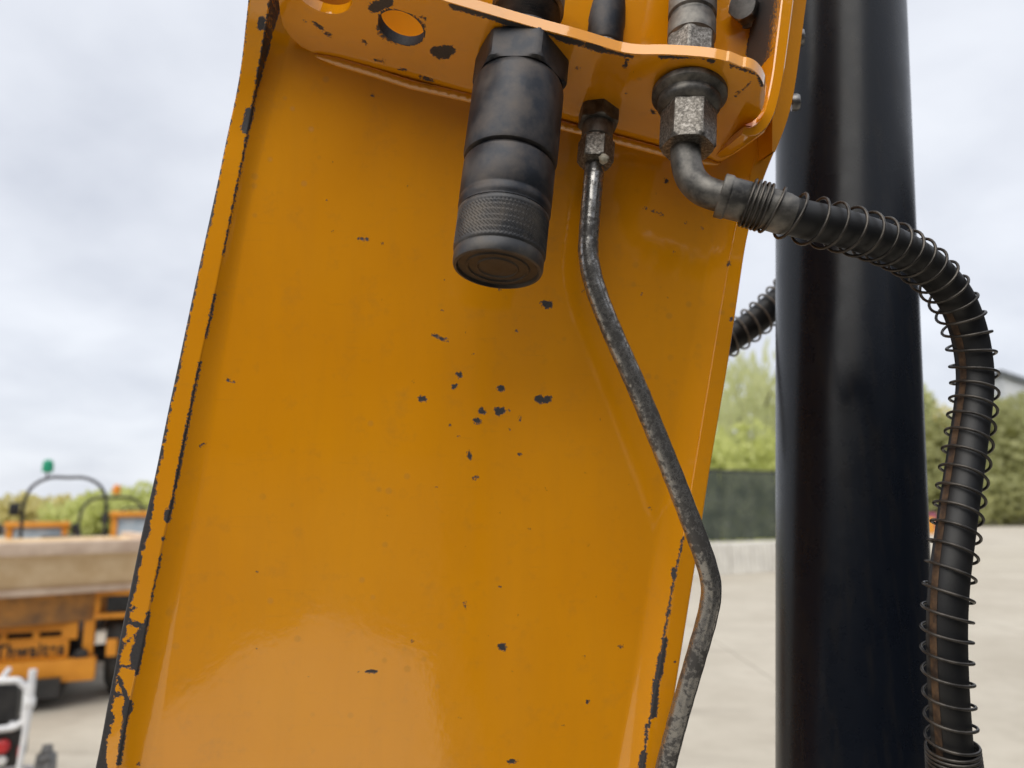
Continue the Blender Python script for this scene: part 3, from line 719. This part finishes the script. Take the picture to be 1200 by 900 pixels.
# right hand tree line beyond the yard
for i, (px, Y, hh_, ww, lab, mt) in enumerate([
        (1072, 84, 15.5, 13, 'tall thin topped tree just right of the black ram, beyond the yard', LEAF_C),
        (1112, 86, 13.0, 15, 'rounded yellow green tree behind the wire spring hose, beyond the yard', LEAF_Y),
        (1158, 80, 11.0, 14, 'broad dull green tree to the right of the spring hose, beyond the yard', LEAF_B),
        (1205, 78, 10.6, 15, 'dark bushy tree at the right edge of the picture, beyond the yard', LEAF_B),
        (1262, 84, 14, 16, 'tall tree outside the tree line at the far right', LEAF_B)]):
    p = G(px, Y); tree('hedgerow_tree', lab, 'tree', p, hh_, ww, mt, 5200, 0.55, 'trees beyond the far edge of the yard', bottom=0.06, clumps=34, spire=(i == 0))
for i, (px, Y, hh_, ww, lab) in enumerate([
        (1088, 76, 5.0, 9, 'low dark shrub at the foot of the thin topped tree'),
        (1135, 74, 5.0, 9, 'low dark shrub just right of the spring hose at the yard edge'),
        (1182, 73, 5.4, 9, 'low dark shrub near the right edge above the pale stones'),
        (1225, 73, 5.4, 9, 'low dark shrub past the right edge of the picture')]):
    tree('shrub', lab, 'shrub', G(px, Y), hh_, ww, LEAF_B, 2200, 0.42, 'shrubs along the yard edge', bottom=0.0, clumps=16, trunk=True)
# pale willow and bushes behind the fence, between boom and ram
tree('willow_tree', 'airy pale green willow with hanging twigs seen between boom and ram', 'tree', G(868, 34), 9.6, 7.5, LEAF_C, 1500, 0.34, bottom=0.3, clumps=22, droop=1.4, gap=0.20)
tree('young_tree', 'sparse pale tree with sky showing through it, left of the black ram', 'tree', G(903, 38), 10.0, 5, LEAF_C, 900, 0.32, bottom=0.35, clumps=16, droop=1.0, gap=0.2)
for px, Y, h_, w_, lab in ((800, 31, 5.6, 5.5, 'leafy bright green bush behind the fence, half hidden by the boom'), (858, 30, 5.3, 5.0, 'bright yellow green bush above the dark fence beside the boom'),
                           (905, 32, 5.6, 5.0, 'bright green bush above the fence touching the left edge of the ram'), (960, 32, 5.2, 5.5, 'green bush hidden behind the black ram')):
    tree('bush', lab, 'bush', G(px, Y), h_, w_, LEAF_A, 2600, 0.2, 'bushes behind the fence', bottom=0.02, clumps=22, trunk=True)
# left hand tree line
for i, (px, Y, h_, w_, mt, lab) in enumerate([
        (-40, 60, 2.5, 9, LEAF_A, 'low green tree past the left edge of the picture'), (6, 58, 2.4, 5, LEAF_B, 'small dark tree at the left edge of the picture'),
        (34, 52, 2.9, 6, LEAF_Y, 'yellow green tree seen through the left half of the big roll hoop'), (72, 54, 3.3, 6, LEAF_Y, 'yellow leaved tree seen through the middle of the big roll hoop'),
        (104, 50, 3.0, 6, LEAF_A, 'green tree behind the amber beacon'), (142, 52, 3.7, 7, LEAF_A, 'taller green tree between amber beacon and boom edge'), (190, 52, 3.9, 8, LEAF_A, 'green tree hidden behind the left edge of the boom')]):
    tree('hedge_tree', lab, 'tree', G(px, Y), h_*.80, w_, mt, 2600, 0.22, 'trees behind the parked dumpers', bottom=0.0, clumps=44, gap=.13)
# fence: dark screened mesh over pale ribbed barriers
fa = G(770, 21.5); fb = G(1010, 26.0); fd = unit(fb-fa); fl = np.linalg.norm(fb-fa); fr_ = math.atan2(fd[1], fd[0])
fence = thing('screened_fence', 'tall dark green screened mesh fence between boom and black ram', 'fence', fa, fr_)
def screen():
    x = M('dark_green_screen'); n = x.noise(1.3, 5); m = x.noise(6, 4)
    x.set(base=x.mix(x.ramp(n, [(0.4, 0.0), (0.62, 1.0)]), (0.035, 0.048, 0.040), (0.090, 0.105, 0.080)), rough=0.75)
    tr = x.new('ShaderNodeBsdfTransparent'); ms = x.new('ShaderNodeMixShader'); ms.inputs[0].default_value = 0.25
    o = [q for q in x.t.nodes if q.type == 'OUTPUT_MATERIAL'][0]
    x.ln(x.b.outputs[0], ms.inputs[1]); x.ln(tr.outputs[0], ms.inputs[2]); x.ln(ms.outputs[0], o.inputs['Surface']); return x.m
SCR = screen(); DGREY = two('dark_grey_metal', (0.02, 0.022, 0.024), (0.045, 0.045, 0.045), 20, 0.5, 0.3)
npan = int(fl/2.4)+1
for i in range(npan):
    xx, zz = np.meshgrid(np.linspace(i*2.4+.015, i*2.4+2.385, 25), np.linspace(.95, 2.92, 14))
    yy = 0.03*np.sin(xx*5+i)*np.sin((zz-.95)/1.97*math.pi)
    a = grid(np.stack([xx, yy-.004, zz], -1)); b_ = grid(np.stack([xx, yy+.004, zz], -1))
    obj('screen_panel', join(a, b_), SCR, fence, smooth=60)
    obj('post', rod((i*2.4, .06, 0), (i*2.4, .06, 3.02), .035, 10), DGREY, fence)
    obj('top_rail', rod((i*2.4, .05, 2.96), (i*2.4+2.4, .05, 2.96), .04, 10), DGREY, fence)
PALE = two('pale_ribbed_concrete', (0.55, 0.53, 0.49), (0.68, 0.66, 0.61), 3, 0.8, 0, 0.3, 0.01)
def barrier(i):
    n_ = 26; x = np.linspace(0, 2.36, n_*4); rib = 0.06*(np.sin(x/2.36*n_*math.pi*1.0) > 0)
    rows = [np.stack([x, -.16-rib*0, np.full_like(x, 0.0)], -1), np.stack([x, -.13-rib, np.full_like(x, .02)], -1), np.stack([x, -.10-rib, np.full_like(x, .86)], -1),
            np.stack([x, -.08-rib*0, np.full_like(x, .91)], -1), np.stack([x, .02+0*x, np.full_like(x, .91)], -1), np.stack([x, .04+0*x, np.full_like(x, 0.0)], -1)]
    return grid(np.stack(rows))
bproto = barrier(0); bme = None
labs = ['pale ribbed barrier at the foot of the fence, behind the boom', 'pale ribbed barrier under the dark fence, just right of the boom', 'pale ribbed barrier under the dark fence, touching the ram', 'pale ribbed barrier hidden behind the ram']
for i in range(npan):
    pos = fa + fd*(i*2.4) - np.array([-fd[1], fd[0], 0])*0.16
    if bme is None:
        o = obj('ribbed_barrier', bproto, PALE, smooth=30); bme = o
    else:
        o = bme.copy(); COL.objects.link(o)
    o.location = pos; o.rotation_euler = (0, 0, fr_)
    tag(o, labs[min(i, 3)], 'barrier', 'ribbed barriers under the fence')
# warehouse at the far right
WALLM = two('pale_metal_cladding', (0.50, 0.52, 0.54), (0.60, 0.61, 0.62), 0.6, 0.5); ROOFM = two('grey_roof_sheet', (0.11, 0.12, 0.13), (0.17, 0.18, 0.19), 0.5, 0.5)
wh = thing('warehouse', 'grey roofed pale building above the trees at the right edge', 'building', G(1190, 108), 0.0)
BW = 17.0; ZA = 19.9; ZB = 13.9
v = np.array([[0, 0, 0], [BW, 0, 0], [BW, 0, ZB], [0, 0, ZA], [0, 6, 0], [BW, 6, 0], [BW, 6, ZB], [0, 6, ZA]], float)
obj('wall', (v, [(0, 1, 2, 3), (4, 7, 6, 5), (0, 3, 7, 4), (1, 5, 6, 2)]), WALLM, wh, smooth=None)
a = np.array([-.5, -.6, ZA+.15]); b_ = np.array([BW+.8, -.6, ZB-.2]); d = np.array([0, 7, 0]); u = np.array([0, 0, .75])
obj('roof', (np.array([a, b_, b_+d, a+d, a+u, b_+u, b_+d+u, a+d+u]), [(0, 1, 2, 3), (4, 7, 6, 5), (0, 4, 5, 1), (1, 5, 6, 2), (2, 6, 7, 3), (3, 7, 4, 0)]), ROOFM, wh, smooth=None)
# far edge of the yard: pale stones and a pink and a yellow drum
STN = two('pale_boulder', (0.34, 0.32, 0.29), (0.52, 0.50, 0.46), 2, 0.9, 0, 0.5, 0.05)
def boulder(r):
    bm = bmesh.new(); bmesh.ops.create_icosphere(bm, subdivisions=2, radius=r)
    for vv in bm.verts: vv.co *= random.uniform(.86, 1.12); vv.co.z = vv.co.z*.75 + r*.55
    v_ = np.array([p.co[:] for p in bm.verts]); bm.verts.index_update(); f_ = [tuple(q.index for q in p.verts) for p in bm.faces]; bm.free(); return v_, f_
for i, (px, r) in enumerate([(1124, .62), (1134, .7), (1147, .85), (1158, .7), (1167, .8), (1177, .72), (1189, .78), (1198, .66)]):
    o = obj('boulder', boulder(r), STN, smooth=50); o.location = G(px, 71.5+(i % 3)*.5); 
    tag(o, ['pale stone at the far yard edge, half hidden by the spring hose', 'pale stone at the far yard edge, first one right of the spring hose', 'largest pale stone at the far yard edge, second right of the spring hose', 'pale stone at the far yard edge just right of the largest one', 'pale stone at the far yard edge, middle of the row right of the hose', 'pale stone at the far yard edge, third from the right picture edge', 'pale stone at the far yard edge, second from the right picture edge', 'small pale stone at the far yard edge, last before the right picture edge'][i], 'stone', 'pale stones along the yard edge')
def drum(px, Y, s, colr, name, label, cat):
    m = two(name+'_paint', tuple(q*.8 for q in colr), colr, 3, 0.5)
    t = thing(name, label, cat, G(px, Y)); pr = [(.36*s, 0), (.4*s, .03)]
    for k in range(4): pr += [(.4*s, .1+k*.36*s), (.43*s, .14+k*.36*s), (.4*s, .18+k*.36*s)]
    pr += [(.4*s, 1.5*s), (.36*s, 1.54*s)]
    obj('shell', lathe(pr, (0, 0, 0), (0, 0, 1), 24), m, t); obj('lid', lathe([(.38*s, 1.541*s), (.41*s, 1.56*s), (.41*s, 1.62*s), (.1*s, 1.66*s)], (0, 0, 0), (0, 0, 1), 24), DGREY, t)
drum(1091, 60, 0.85, (0.30, 0.05, 0.11), 'pink_drum', 'pink drum far across the yard between the ram and the spring hose', 'drum')
drum(1088, 52, 0.72, (0.65, 0.27, 0.02), 'orange_drum', 'orange drum far across the yard, in front of the pink drum', 'drum')

# ------------------------------------------------------------------ 6. parked dumper and machines on the left
ORG = two('dumper_orange_paint', (0.60, 0.225, 0.015), (0.72, 0.29, 0.022), 5, 0.4, 0, 0.1, 0.002, 30, rough2=0.6)
MUD = two('muddy_skip_steel', (0.62, 0.45, 0.26), (0.76, 0.60, 0.40), 4, 0.85, 0, 0.4, 0.01, 18)
RIMM = two('worn_skip_rim', (0.42, 0.30, 0.22), (0.64, 0.51, 0.40), 3, 0.7, 0, 0.3, 0.01, 14)
RUST = two('rusty_skip_base', (0.18, 0.10, 0.05), (0.46, 0.21, 0.05), 5, 0.8, 0, 0.3, 0.01, 14)
TYRE = two('dusty_tyre_rubber', (0.018, 0.018, 0.019), (0.05, 0.048, 0.045), 8, 0.8, 0, 0.4, 0.01, 40)
CHAS = two('dark_chassis_steel', (0.012, 0.012, 0.013), (0.035, 0.032, 0.03), 10, 0.6)
BLACKP = two('black_paint_dull', (0.008, 0.008, 0.009), (0.02, 0.02, 0.02), 20, 0.45)
GREEN = two('green_beacon_plastic', (0.01, 0.24, 0.13), (0.02, 0.34, 0.19), 30, 0.3)
AMBER = two('amber_beacon_plastic', (0.60, 0.20, 0.01), (0.75, 0.28, 0.02), 30, 0.3)
REDP = two('red_plastic', (0.35, 0.012, 0.02), (0.5, 0.03, 0.03), 30, 0.4)
WHT = two('white_lens', (0.6, 0.6, 0.6), (0.75, 0.75, 0.75), 30, 0.3)
GLS = two('pale_blue_screen', (0.30, 0.40, 0.50), (0.50, 0.58, 0.64), 3, 0.12, 0, 0, 0.001, None, 0.4, 0.6)
TYRE2 = two('grey_small_tyre', (0.10, 0.10, 0.10), (0.22, 0.21, 0.20), 20, 0.8, 0, 0.3, 0.005, 60)
def wheel(parent, c, r, wd, m_hub, ty=None):
    def tread(a, rr, h): return rr + np.where((np.sin(a*14 + h*18) > 0) & (abs(h-wd/2) < wd*.42) & (rr > r*.93), .03, 0)
    o = obj('wheel', lathe([(r*.55, 0), (r*.8, -.01), (r*.93, .03), (r*.97, wd*.2), (r*.98, wd*.5), (r*.97, wd*.8), (r*.93, wd-.03), (r*.8, wd+.01), (r*.55, wd)], c, (1, 0, 0), 84, shape=tread), ty or TYRE, parent, smooth=30)
    s = obj('rim', lathe([(r*.56, wd*.1), (r*.52, wd*.12), (r*.3, wd*.3), (r*.12, wd*.28), (r*.12, wd*.7), (r*.3, wd*.7), (r*.52, wd*.88), (r*.56, wd*.9)], c, (1, 0, 0), 40), m_hub, parent); s.parent = o
    return o
DY = math.radians(23)
def hoop_path(wd, y, z0, z1, r=.22):
    return catmull([(-wd/2, y, z0), (-wd/2, y, z0+(z1-z0)*.5), (-wd/2, y, z1-r*1.6), (-wd/2+r*.32, y, z1-r*.55), (-wd/2+r*1.15, y, z1), (0, y, z1+.006), (wd/2-r*1.15, y, z1), (wd/2-r*.32, y, z1-r*.55), (wd/2, y, z1-r*1.6), (wd/2, y, z0+(z1-z0)*.5), (wd/2, y, z0)], 70)
def beacon(parent, x, y, z, m):
    o = obj('beacon', lathe([(.05, .05), (.065, .055), (.068, .12), (.06, .19), (.03, .215), (.004, .22)], (x, y, z), (0, 0, 1), 20), m, parent)
    b_ = obj('beacon_stem', lathe([(.012, -.01), (.012, .05), (.045, .052)], (x, y, z), (0, 0, 1), 12), BLACKP, parent); b_.parent = o
dp = G(28, 7.8) + np.array([.07, 0, 0])
dm = thing('site_dumper', 'orange site dumper with muddy beige skip and big roll hoop carrying a green beacon', 'dumper', dp, DY)
HWd = 0.62
obj('bumper', bbox((-.02, .06, .36), (1.42, .16, .215), .02), ORG, dm)
obj('front_plate', bbox((-.13, .12, .555), (1.12, .05, .175), .012), ORG, dm)
obj('grille_frame', join(bbox((-.10, .13, .775), (1.20, .07, .085), .012), bbox((-.10, .13, .660), (1.20, .07, .032), .006), bbox((-.62, .13, .705), (.12, .066, .10), .008), bbox((-.14, .13, .705), (.055, .066, .10), .008), bbox((.135, .13, .705), (.055, .066, .10), .008), bbox((.43, .13, .705), (.14, .066, .10), .008)), ORG, dm)
obj('grille_backing', box((-.10, .20, .705), (1.1, .04, .14)), CHAS, dm)
obj('dark_gap', box((-.05, .13, .467), (1.3, .06, .02)), CHAS, dm)
tx = bpy.data.curves.new('lettering', 'FONT'); tx.body = 'Thwaites'; tx.size = .165; tx.extrude = .004; tx.offset = .005; tx.align_x = 'CENTER'; tx.align_y = 'CENTER'; tx.space_character = 1.12
to_ = bpy.data.objects.new('lettering_source', tx); COL.objects.link(to_)
bpy.context.view_layer.update()
tm = bpy.data.meshes.new_from_object(to_.evaluated_get(bpy.context.evaluated_depsgraph_get())); bpy.data.objects.remove(to_)
tm.name = 'lettering'; tm.materials.clear(); tm.materials.append(BLACKP)
to_ = bpy.data.objects.new('lettering', tm); link(to_, dm); to_.location = (.10, .093, .558); to_.scale = (.88, 1.1, 1); to_.rotation_euler = (math.radians(90), 0, 0)
obj('chassis', join(box((0, 1.25, .45), (1.0, 1.9, .34)), box((0, .35, .22), (.8, .9, .18)), rod((-1.05, .55, .42), (1.05, .55, .42), .09, 12)), CHAS, dm)
for s in (-1, 1):
    obj('skip_post', bbox((s*.60, .16, .80), (.10, .10, .82), .012), ORG, dm)
    obj('headlight', lathe([(.05, 0), (.065, .01), (.065, .06), (.03, .07)], (s*.55, .10, .49), (0, -1, 0), 20), CHAS, dm)
    obj('rear_lamp', bbox((s*.66, .04, .44), (.06, .05, .045), .008), REDP, dm)
    obj('marker_block', bbox((s*.82, .10, .54), (.10, .06, .17), .012), ORG, dm)
    ml = obj('mudguard', join(bbox((s*.90, .30, 1.115), (.52, .60, .10), .02), bbox((s*.90, .30, .865), (.52, .60, .05), .015), bbox((s*.665, .28, .99), (.05, .5, .2), .01), bbox((s*1.13, .28, .99), (.05, .5, .2), .01)), ORG, dm)
    obj('mudguard_window', bbox((s*.92, .04, .99), (.34, .04, .17), .01), BLACKP, dm)
    wheel(dm, (s*.97-.21, .62, .50), .50, .42, ORG); wheel(dm, (s*.90-.19, 2.5, .48), .48, .38, ORG)
sk = Vector((0, .35, 0)); SY = math.radians(16)
def srot(v):
    v = np.asarray(v, float); c, s = math.cos(SY), math.sin(SY); return np.stack([v[:, 0]*c-v[:, 1]*s, v[:, 0]*s+v[:, 1]*c+.35, v[:, 2]], -1)
def skipbody():
    w0, w1_ = .98, 1.14
    o_ = np.array([[-w0, -.55, 1.15], [w0, -.55, 1.15], [w0, 1.0, 1.12], [-w0, 1.0, 1.12], [-w1_, -.78, 1.56], [w1_, -.78, 1.56], [w1_, 1.25, 1.60], [-w1_, 1.25, 1.60]])
    i_ = o_.copy(); i_[:, :2] *= .95; i_[:4, 2] += .05
    v = np.vstack([o_, i_]); f = [(0, 1, 2, 3), (0, 4, 5, 1), (1, 5, 6, 2), (2, 6, 7, 3), (3, 7, 4, 0), (8, 11, 10, 9), (8, 9, 13, 12), (9, 10, 14, 13), (10, 11, 15, 14), (11, 8, 12, 15), (4, 12, 13, 5), (5, 13, 14, 6), (6, 14, 15, 7), (7, 15, 12, 4)]
    return srot(v), f
sko = obj('skip', skipbody(), MUD, dm, smooth=None)
rimp = srot(np.array([[-1.15, -.80, 1.575], [1.15, -.80, 1.575]]))
def barbox(a, b_, w_, h_):
    a = np.array(a, float); b_ = np.array(b_, float); d = b_-a; ln_ = np.linalg.norm(d); c = (a+b_)/2
    return bbox(c, (ln_, w_, h_), .02, math.atan2(d[1], d[0]))
r1 = obj('skip_rim', join(barbox(rimp[0], rimp[1], .12, .13), *[barbox(*srot(np.array([[s*1.15, -.74, 1.585], [s*1.15, 1.25, 1.61]])), .1, .12) for s in (-1, 1)]), RIMM, dm, smooth=30); r1.parent = sko
lp = srot(np.array([[-1.02, -.585, 1.15], [1.02, -.585, 1.15]])); r2 = obj('skip_lip', barbox(lp[0], lp[1], .07, .065), RIMM, dm, smooth=30); r2.parent = sko
bs_ = srot(np.array([[-.55, -.40, .82], [.55, -.40, .82], [.55, .8, .82], [-.55, .8, .82], [-.92, -.5, 1.13], [.92, -.5, 1.13], [.92, .95, 1.11], [-.92, .95, 1.11]]))
r3 = obj('skip_base', (bs_, [(0, 1, 2, 3), (4, 7, 6, 5), (0, 4, 5, 1), (1, 5, 6, 2), (2, 6, 7, 3), (3, 7, 4, 0)]), RUST, dm, smooth=None); r3.parent = sko
obj('engine_cover', bbox((0, 2.75, 1.0), (.9, .9, .7), .06), ORG, dm); obj('seat', join(bbox((0, 2.15, 1.15), (.5, .45, .12), .04), bbox((0, 2.38, 1.4), (.48, .1, .4), .04)), BLACKP, dm)
obj('roll_hoop', tube(hoop_path(.94, 2.55, .75, 2.33), .021, 14), BLACKP, dm, smooth=180)
beacon(dm, -.24, 2.55, 2.35, GREEN)
obj('work_lamp', join(bbox((-.56, 2.50, 1.93), (.11, .10, .16), .02), rod((-.56, 2.5, 2.0), (-.46, 2.55, 2.0), .012)), BLACKP, dm)

def small_machine(px, Y, zt, label, label_parts=True, rz=DY):
    t = thing('site_machine', label, 'machine', G(px, Y), rz, 'yellow machines parked behind the dumper')
    obj('body', join(bbox((0, .9, .75), (1.0, 1.7, .6), .05), bbox((0, .2, .5), (.8, .4, .4), .04)), ORG, t)
    f = join(bbox((-.38, 0, zt-.36), (.09, .08, .72), .012), bbox((.38, 0, zt-.36), (.09, .08, .72), .012), bbox((0, -.02, zt-.05), (.90, .16, .085), .02), bbox((0, 0, zt-.70), (.86, .08, .08), .012))
    obj('screen_frame', f, ORG, t)
    obj('screen', box((0, .01, zt-.38), (.68, .02, .57)), GLS, t)
    for s in (-1, 1):
        obj('mirror', join(bbox((s*.52, -.02, zt-.12), (.09, .05, .16), .015), rod((s*.42, 0, zt-.1), (s*.52, -.01, zt-.1), .01)), BLACKP, t)
        wheel(t, (s*.60-.13, .3, .38), .38, .26, ORG); wheel(t, (s*.60-.13, 1.5, .38), .38, .26, ORG)
    return t
small_machine(47, 12.4, 1.72, 'yellow machine with pale blue screen seen under the big roll hoop, behind the skip')
small_machine(166, 12.8, 1.88, 'yellow machine with pale screen, just left of the boom edge')
def hoop_machine(px, Y, wd, zt, label, bc):
    t = thing('small_dumper', label, 'dumper', G(px, Y), DY, 'small dumpers parked behind')
    obj('body', join(bbox((0, .2, .7), (.9, 1.6, .55), .06), bbox((0, -.9, .75), (1.1, .9, .5), .05)), ORG, t)
    obj('roll_hoop', tube(hoop_path(wd, .3, .8, zt), .024, 12), BLACKP, t, smooth=180)
    for s in (-1, 1): obj('hoop_bracket', bbox((s*wd/2, .3, zt-.62), (.08, .08, .12), .015), BLACKP, t)
    obj('seat', join(bbox((0, .1, 1.02), (.45, .4, .1), .03), bbox((0, .28, 1.22), (.44, .09, .34), .03)), BLACKP, t)
    if bc: beacon(t, .04, .3, zt+.02, AMBER)
    for s in (-1, 1): wheel(t, (s*.62-.14, -.7, .40), .40, .28, ORG); wheel(t, (s*.62-.14, .8, .40), .40, .28, ORG)
    return t
hoop_machine(131, 13.6, 1.02, 2.10, 'small dumper with thin dark roll hoop carrying an amber beacon', True)
hoop_machine(166, 17.0, 1.05, 1.90, 'small dumper with plain dark roll hoop, hoop partly behind the boom edge', False)
# grey rail at the far left
rl = thing('guard_rail', 'pale grey guard rail at the left edge of the picture, behind the dumper', 'rail', G(-14, 15))
obj('beam', join(bbox((0, 0, 1.50), (1.6, .05, .14), .02), bbox((0, -.03, 1.50), (1.6, .03, .05), .01)), BARE, rl)
for s in (-1, 1): obj('post', bbox((s*.6, .06, .75), (.08, .08, 1.5), .01), BARE, rl)

# white framed generator at the lower left
WPT = two('white_frame_paint', (0.62, 0.63, 0.66), (0.78, 0.78, 0.78), 9, 0.4)
YHS = two('yellow_hose', (0.55, 0.45, 0.05), (0.7, 0.6, 0.12), 20, 0.5)
gp = G(0, 5.5) + np.array([.15, 0, 0])
gn = thing('power_washer', 'white tube framed engine power washer on wheels in the lower left corner', 'machine', gp, .45)
def chamf(y): return np.array([(-.62, y, .42), (-.62, y, .66), (-.56, y, .72), (.10, y, .72), (.16, y, .655), (.16, y, .45), (.10, y, .415), (-.62, y, .42)], float)
def roundpath(p, n=14):
    o_ = []
    for a, b_ in zip(p[:-1], p[1:]):
        for t in np.linspace(0, 1, n, endpoint=False): o_.append(a*(1-t)+b_*t)
    o_.append(p[-1]); o_ = np.array(o_)
    for _ in range(3): o_[1:-1] = (o_[:-2]+2*o_[1:-1]+o_[2:])/4
    return o_
obj('frame_loop', tube(roundpath(chamf(-.2))+np.array([0, 0, .12]), .022, 12), WPT, gn, smooth=180)
for x_, z_ in ((-.5, .72), (.0, .72), (-.5, .42), (.08, .42)): obj('frame_bar', rod((x_, -.2, z_+.12), (x_, .2, z_+.12), .018), WPT, gn)
obj('engine', join(bbox((-.17, .04, .66), (.56, .30, .24), .04), bbox((-.14, .02, .40), (.60, .34, .26), .03), lathe([(.10, 0), (.11, .02), (.11, .06), (.09, .07)], (-.30, -.11, .67), (0, -1, 0), 28)), CHAS, gn)
obj('fuel_tank', bbox((-.15, .04, .76), (.5, .28, .07), .03), BLACKP, gn)
obj('red_knob', lathe([(.03, 0), (.042, .01), (.042, .05), (.03, .06)], (0.05, -.15, .42), (0, -1, 0), 20), REDP, gn)
obj('red_switch', bbox((.155, -.20, .38), (.035, .03, .07), .006), REDP, gn)
obj('gauge', lathe([(.025, 0), (.03, .01), (.03, .03), (.02, .035)], (.05, -.15, .33), (0, -1, 0), 20), WHT, gn)
obj('white_tray', bbox((-.20, 0, .10), (.82, .44, .17), .03), WPT, gn)
obj('hose', tube(catmull([(-.6, -.24, .20), (-.3, -.26, .215), (0, -.25, .212), (.10, -.24, .195), (.14, -.2, .19)], 40), .018, 12), YHS, gn, smooth=180)
obj('lance', join(tube(np.array([(.185, -.22, .90), (.182, -.22, .66), (.172, -.22, .48), (.150, -.22, .20)], float), [.024, .024, .020, .017], 12), lathe([(.03, 0), (.034, .01), (.034, .05), (.028, .06)], (.183, -.22, .72), (0, 0, -1), 16)), WPT, gn)
for s in (-1, 1): wheel(gn, (.24, .02, .16) if s > 0 else (-.85, .02, .16), .16, .10, BARE, TYRE2)

# ------------------------------------------------------------------ 7. workshop and blocks added unseen behind the viewer, shaping the gloss paint's reflections
DCL = two('grey_backdrop_cladding', (0.025, 0.028, 0.033), (0.04, 0.04, 0.042), 1.5, 0.7)
DKB = two('dark_blocker_paint', (0.012, 0.013, 0.015), (0.022, 0.022, 0.022), 1.5, 0.6)
ws = thing('backdrop', 'unseen grey clad workshop standing behind and to the right of the viewer', 'building', (0, -7.6, 0))  # added out of view so the ram and plate mirror something dark
def cladding(x0, x1, y, z1):
    x = np.arange(x0, x1, .1); d = .03*(np.arange(len(x)) % 4 < 2)
    return grid(np.stack([np.stack([x, y+d, np.zeros_like(x)], -1), np.stack([x, y+d, np.full_like(x, z1)], -1)]))
obj('cladding', cladding(-17, 11, 0, 5.4), DCL, ws, smooth=None)
obj('main_block', box((-3.0, -2.1, 2.69), (28, 4, 5.4)), DCL, ws, smooth=None)
obj('side_wing', bbox((7.5, 6.5, 2.3), (4.0, 12.6, 4.6), .03), DCL, ws)
ct = thing('unseen_blocker', 'unseen dark container standing behind the viewer on the right', 'blocker', (2.62, -2.7, 0))  # added out of view; darkens the right half of the plate's reflection
obj('shell', bbox((0, 0, 1.25), (4.3, 2.6, 2.5), .03), DKB, ct)
obj('blocker_bar', rod((-2.2, 0.4, .2), (-2.2, 0.4, 2.3), .03), DKB, ct)
ASP = two('unseen_asphalt', (0.040, 0.040, 0.042), (0.07, 0.068, 0.066), 2, 0.85, 0, 0.5, 0.004, 80)
ax_ = np.r_[np.linspace(-18, -1.3, 50), np.linspace(-1.28, .3, 150), np.linspace(.32, 13, 60)]
ay_ = np.interp(ax_, [-18, -1.6, -1.05, -.89, -.75, -.70, -.50, -.39, -.18, .06, .22, .27, .29, 13], [-2.2, -2.2, -2.6, -2.88, -3.17, -3.32, -3.34, -3.64, -3.57, -3.24, -3.12, -2.95, -1.3, -1.3]) + rng.normal(0, .012, 260)  # added dark ground, edge shaped so the plate mirrors a pale patch
tag(obj('unseen_apron', grid(np.stack([np.stack([ax_, ay_, np.full_like(ax_, .008)], -1), np.stack([ax_, np.full_like(ax_, -9.5), np.full_like(ax_, .008)], -1)])), ASP, smooth=None), kind='structure')
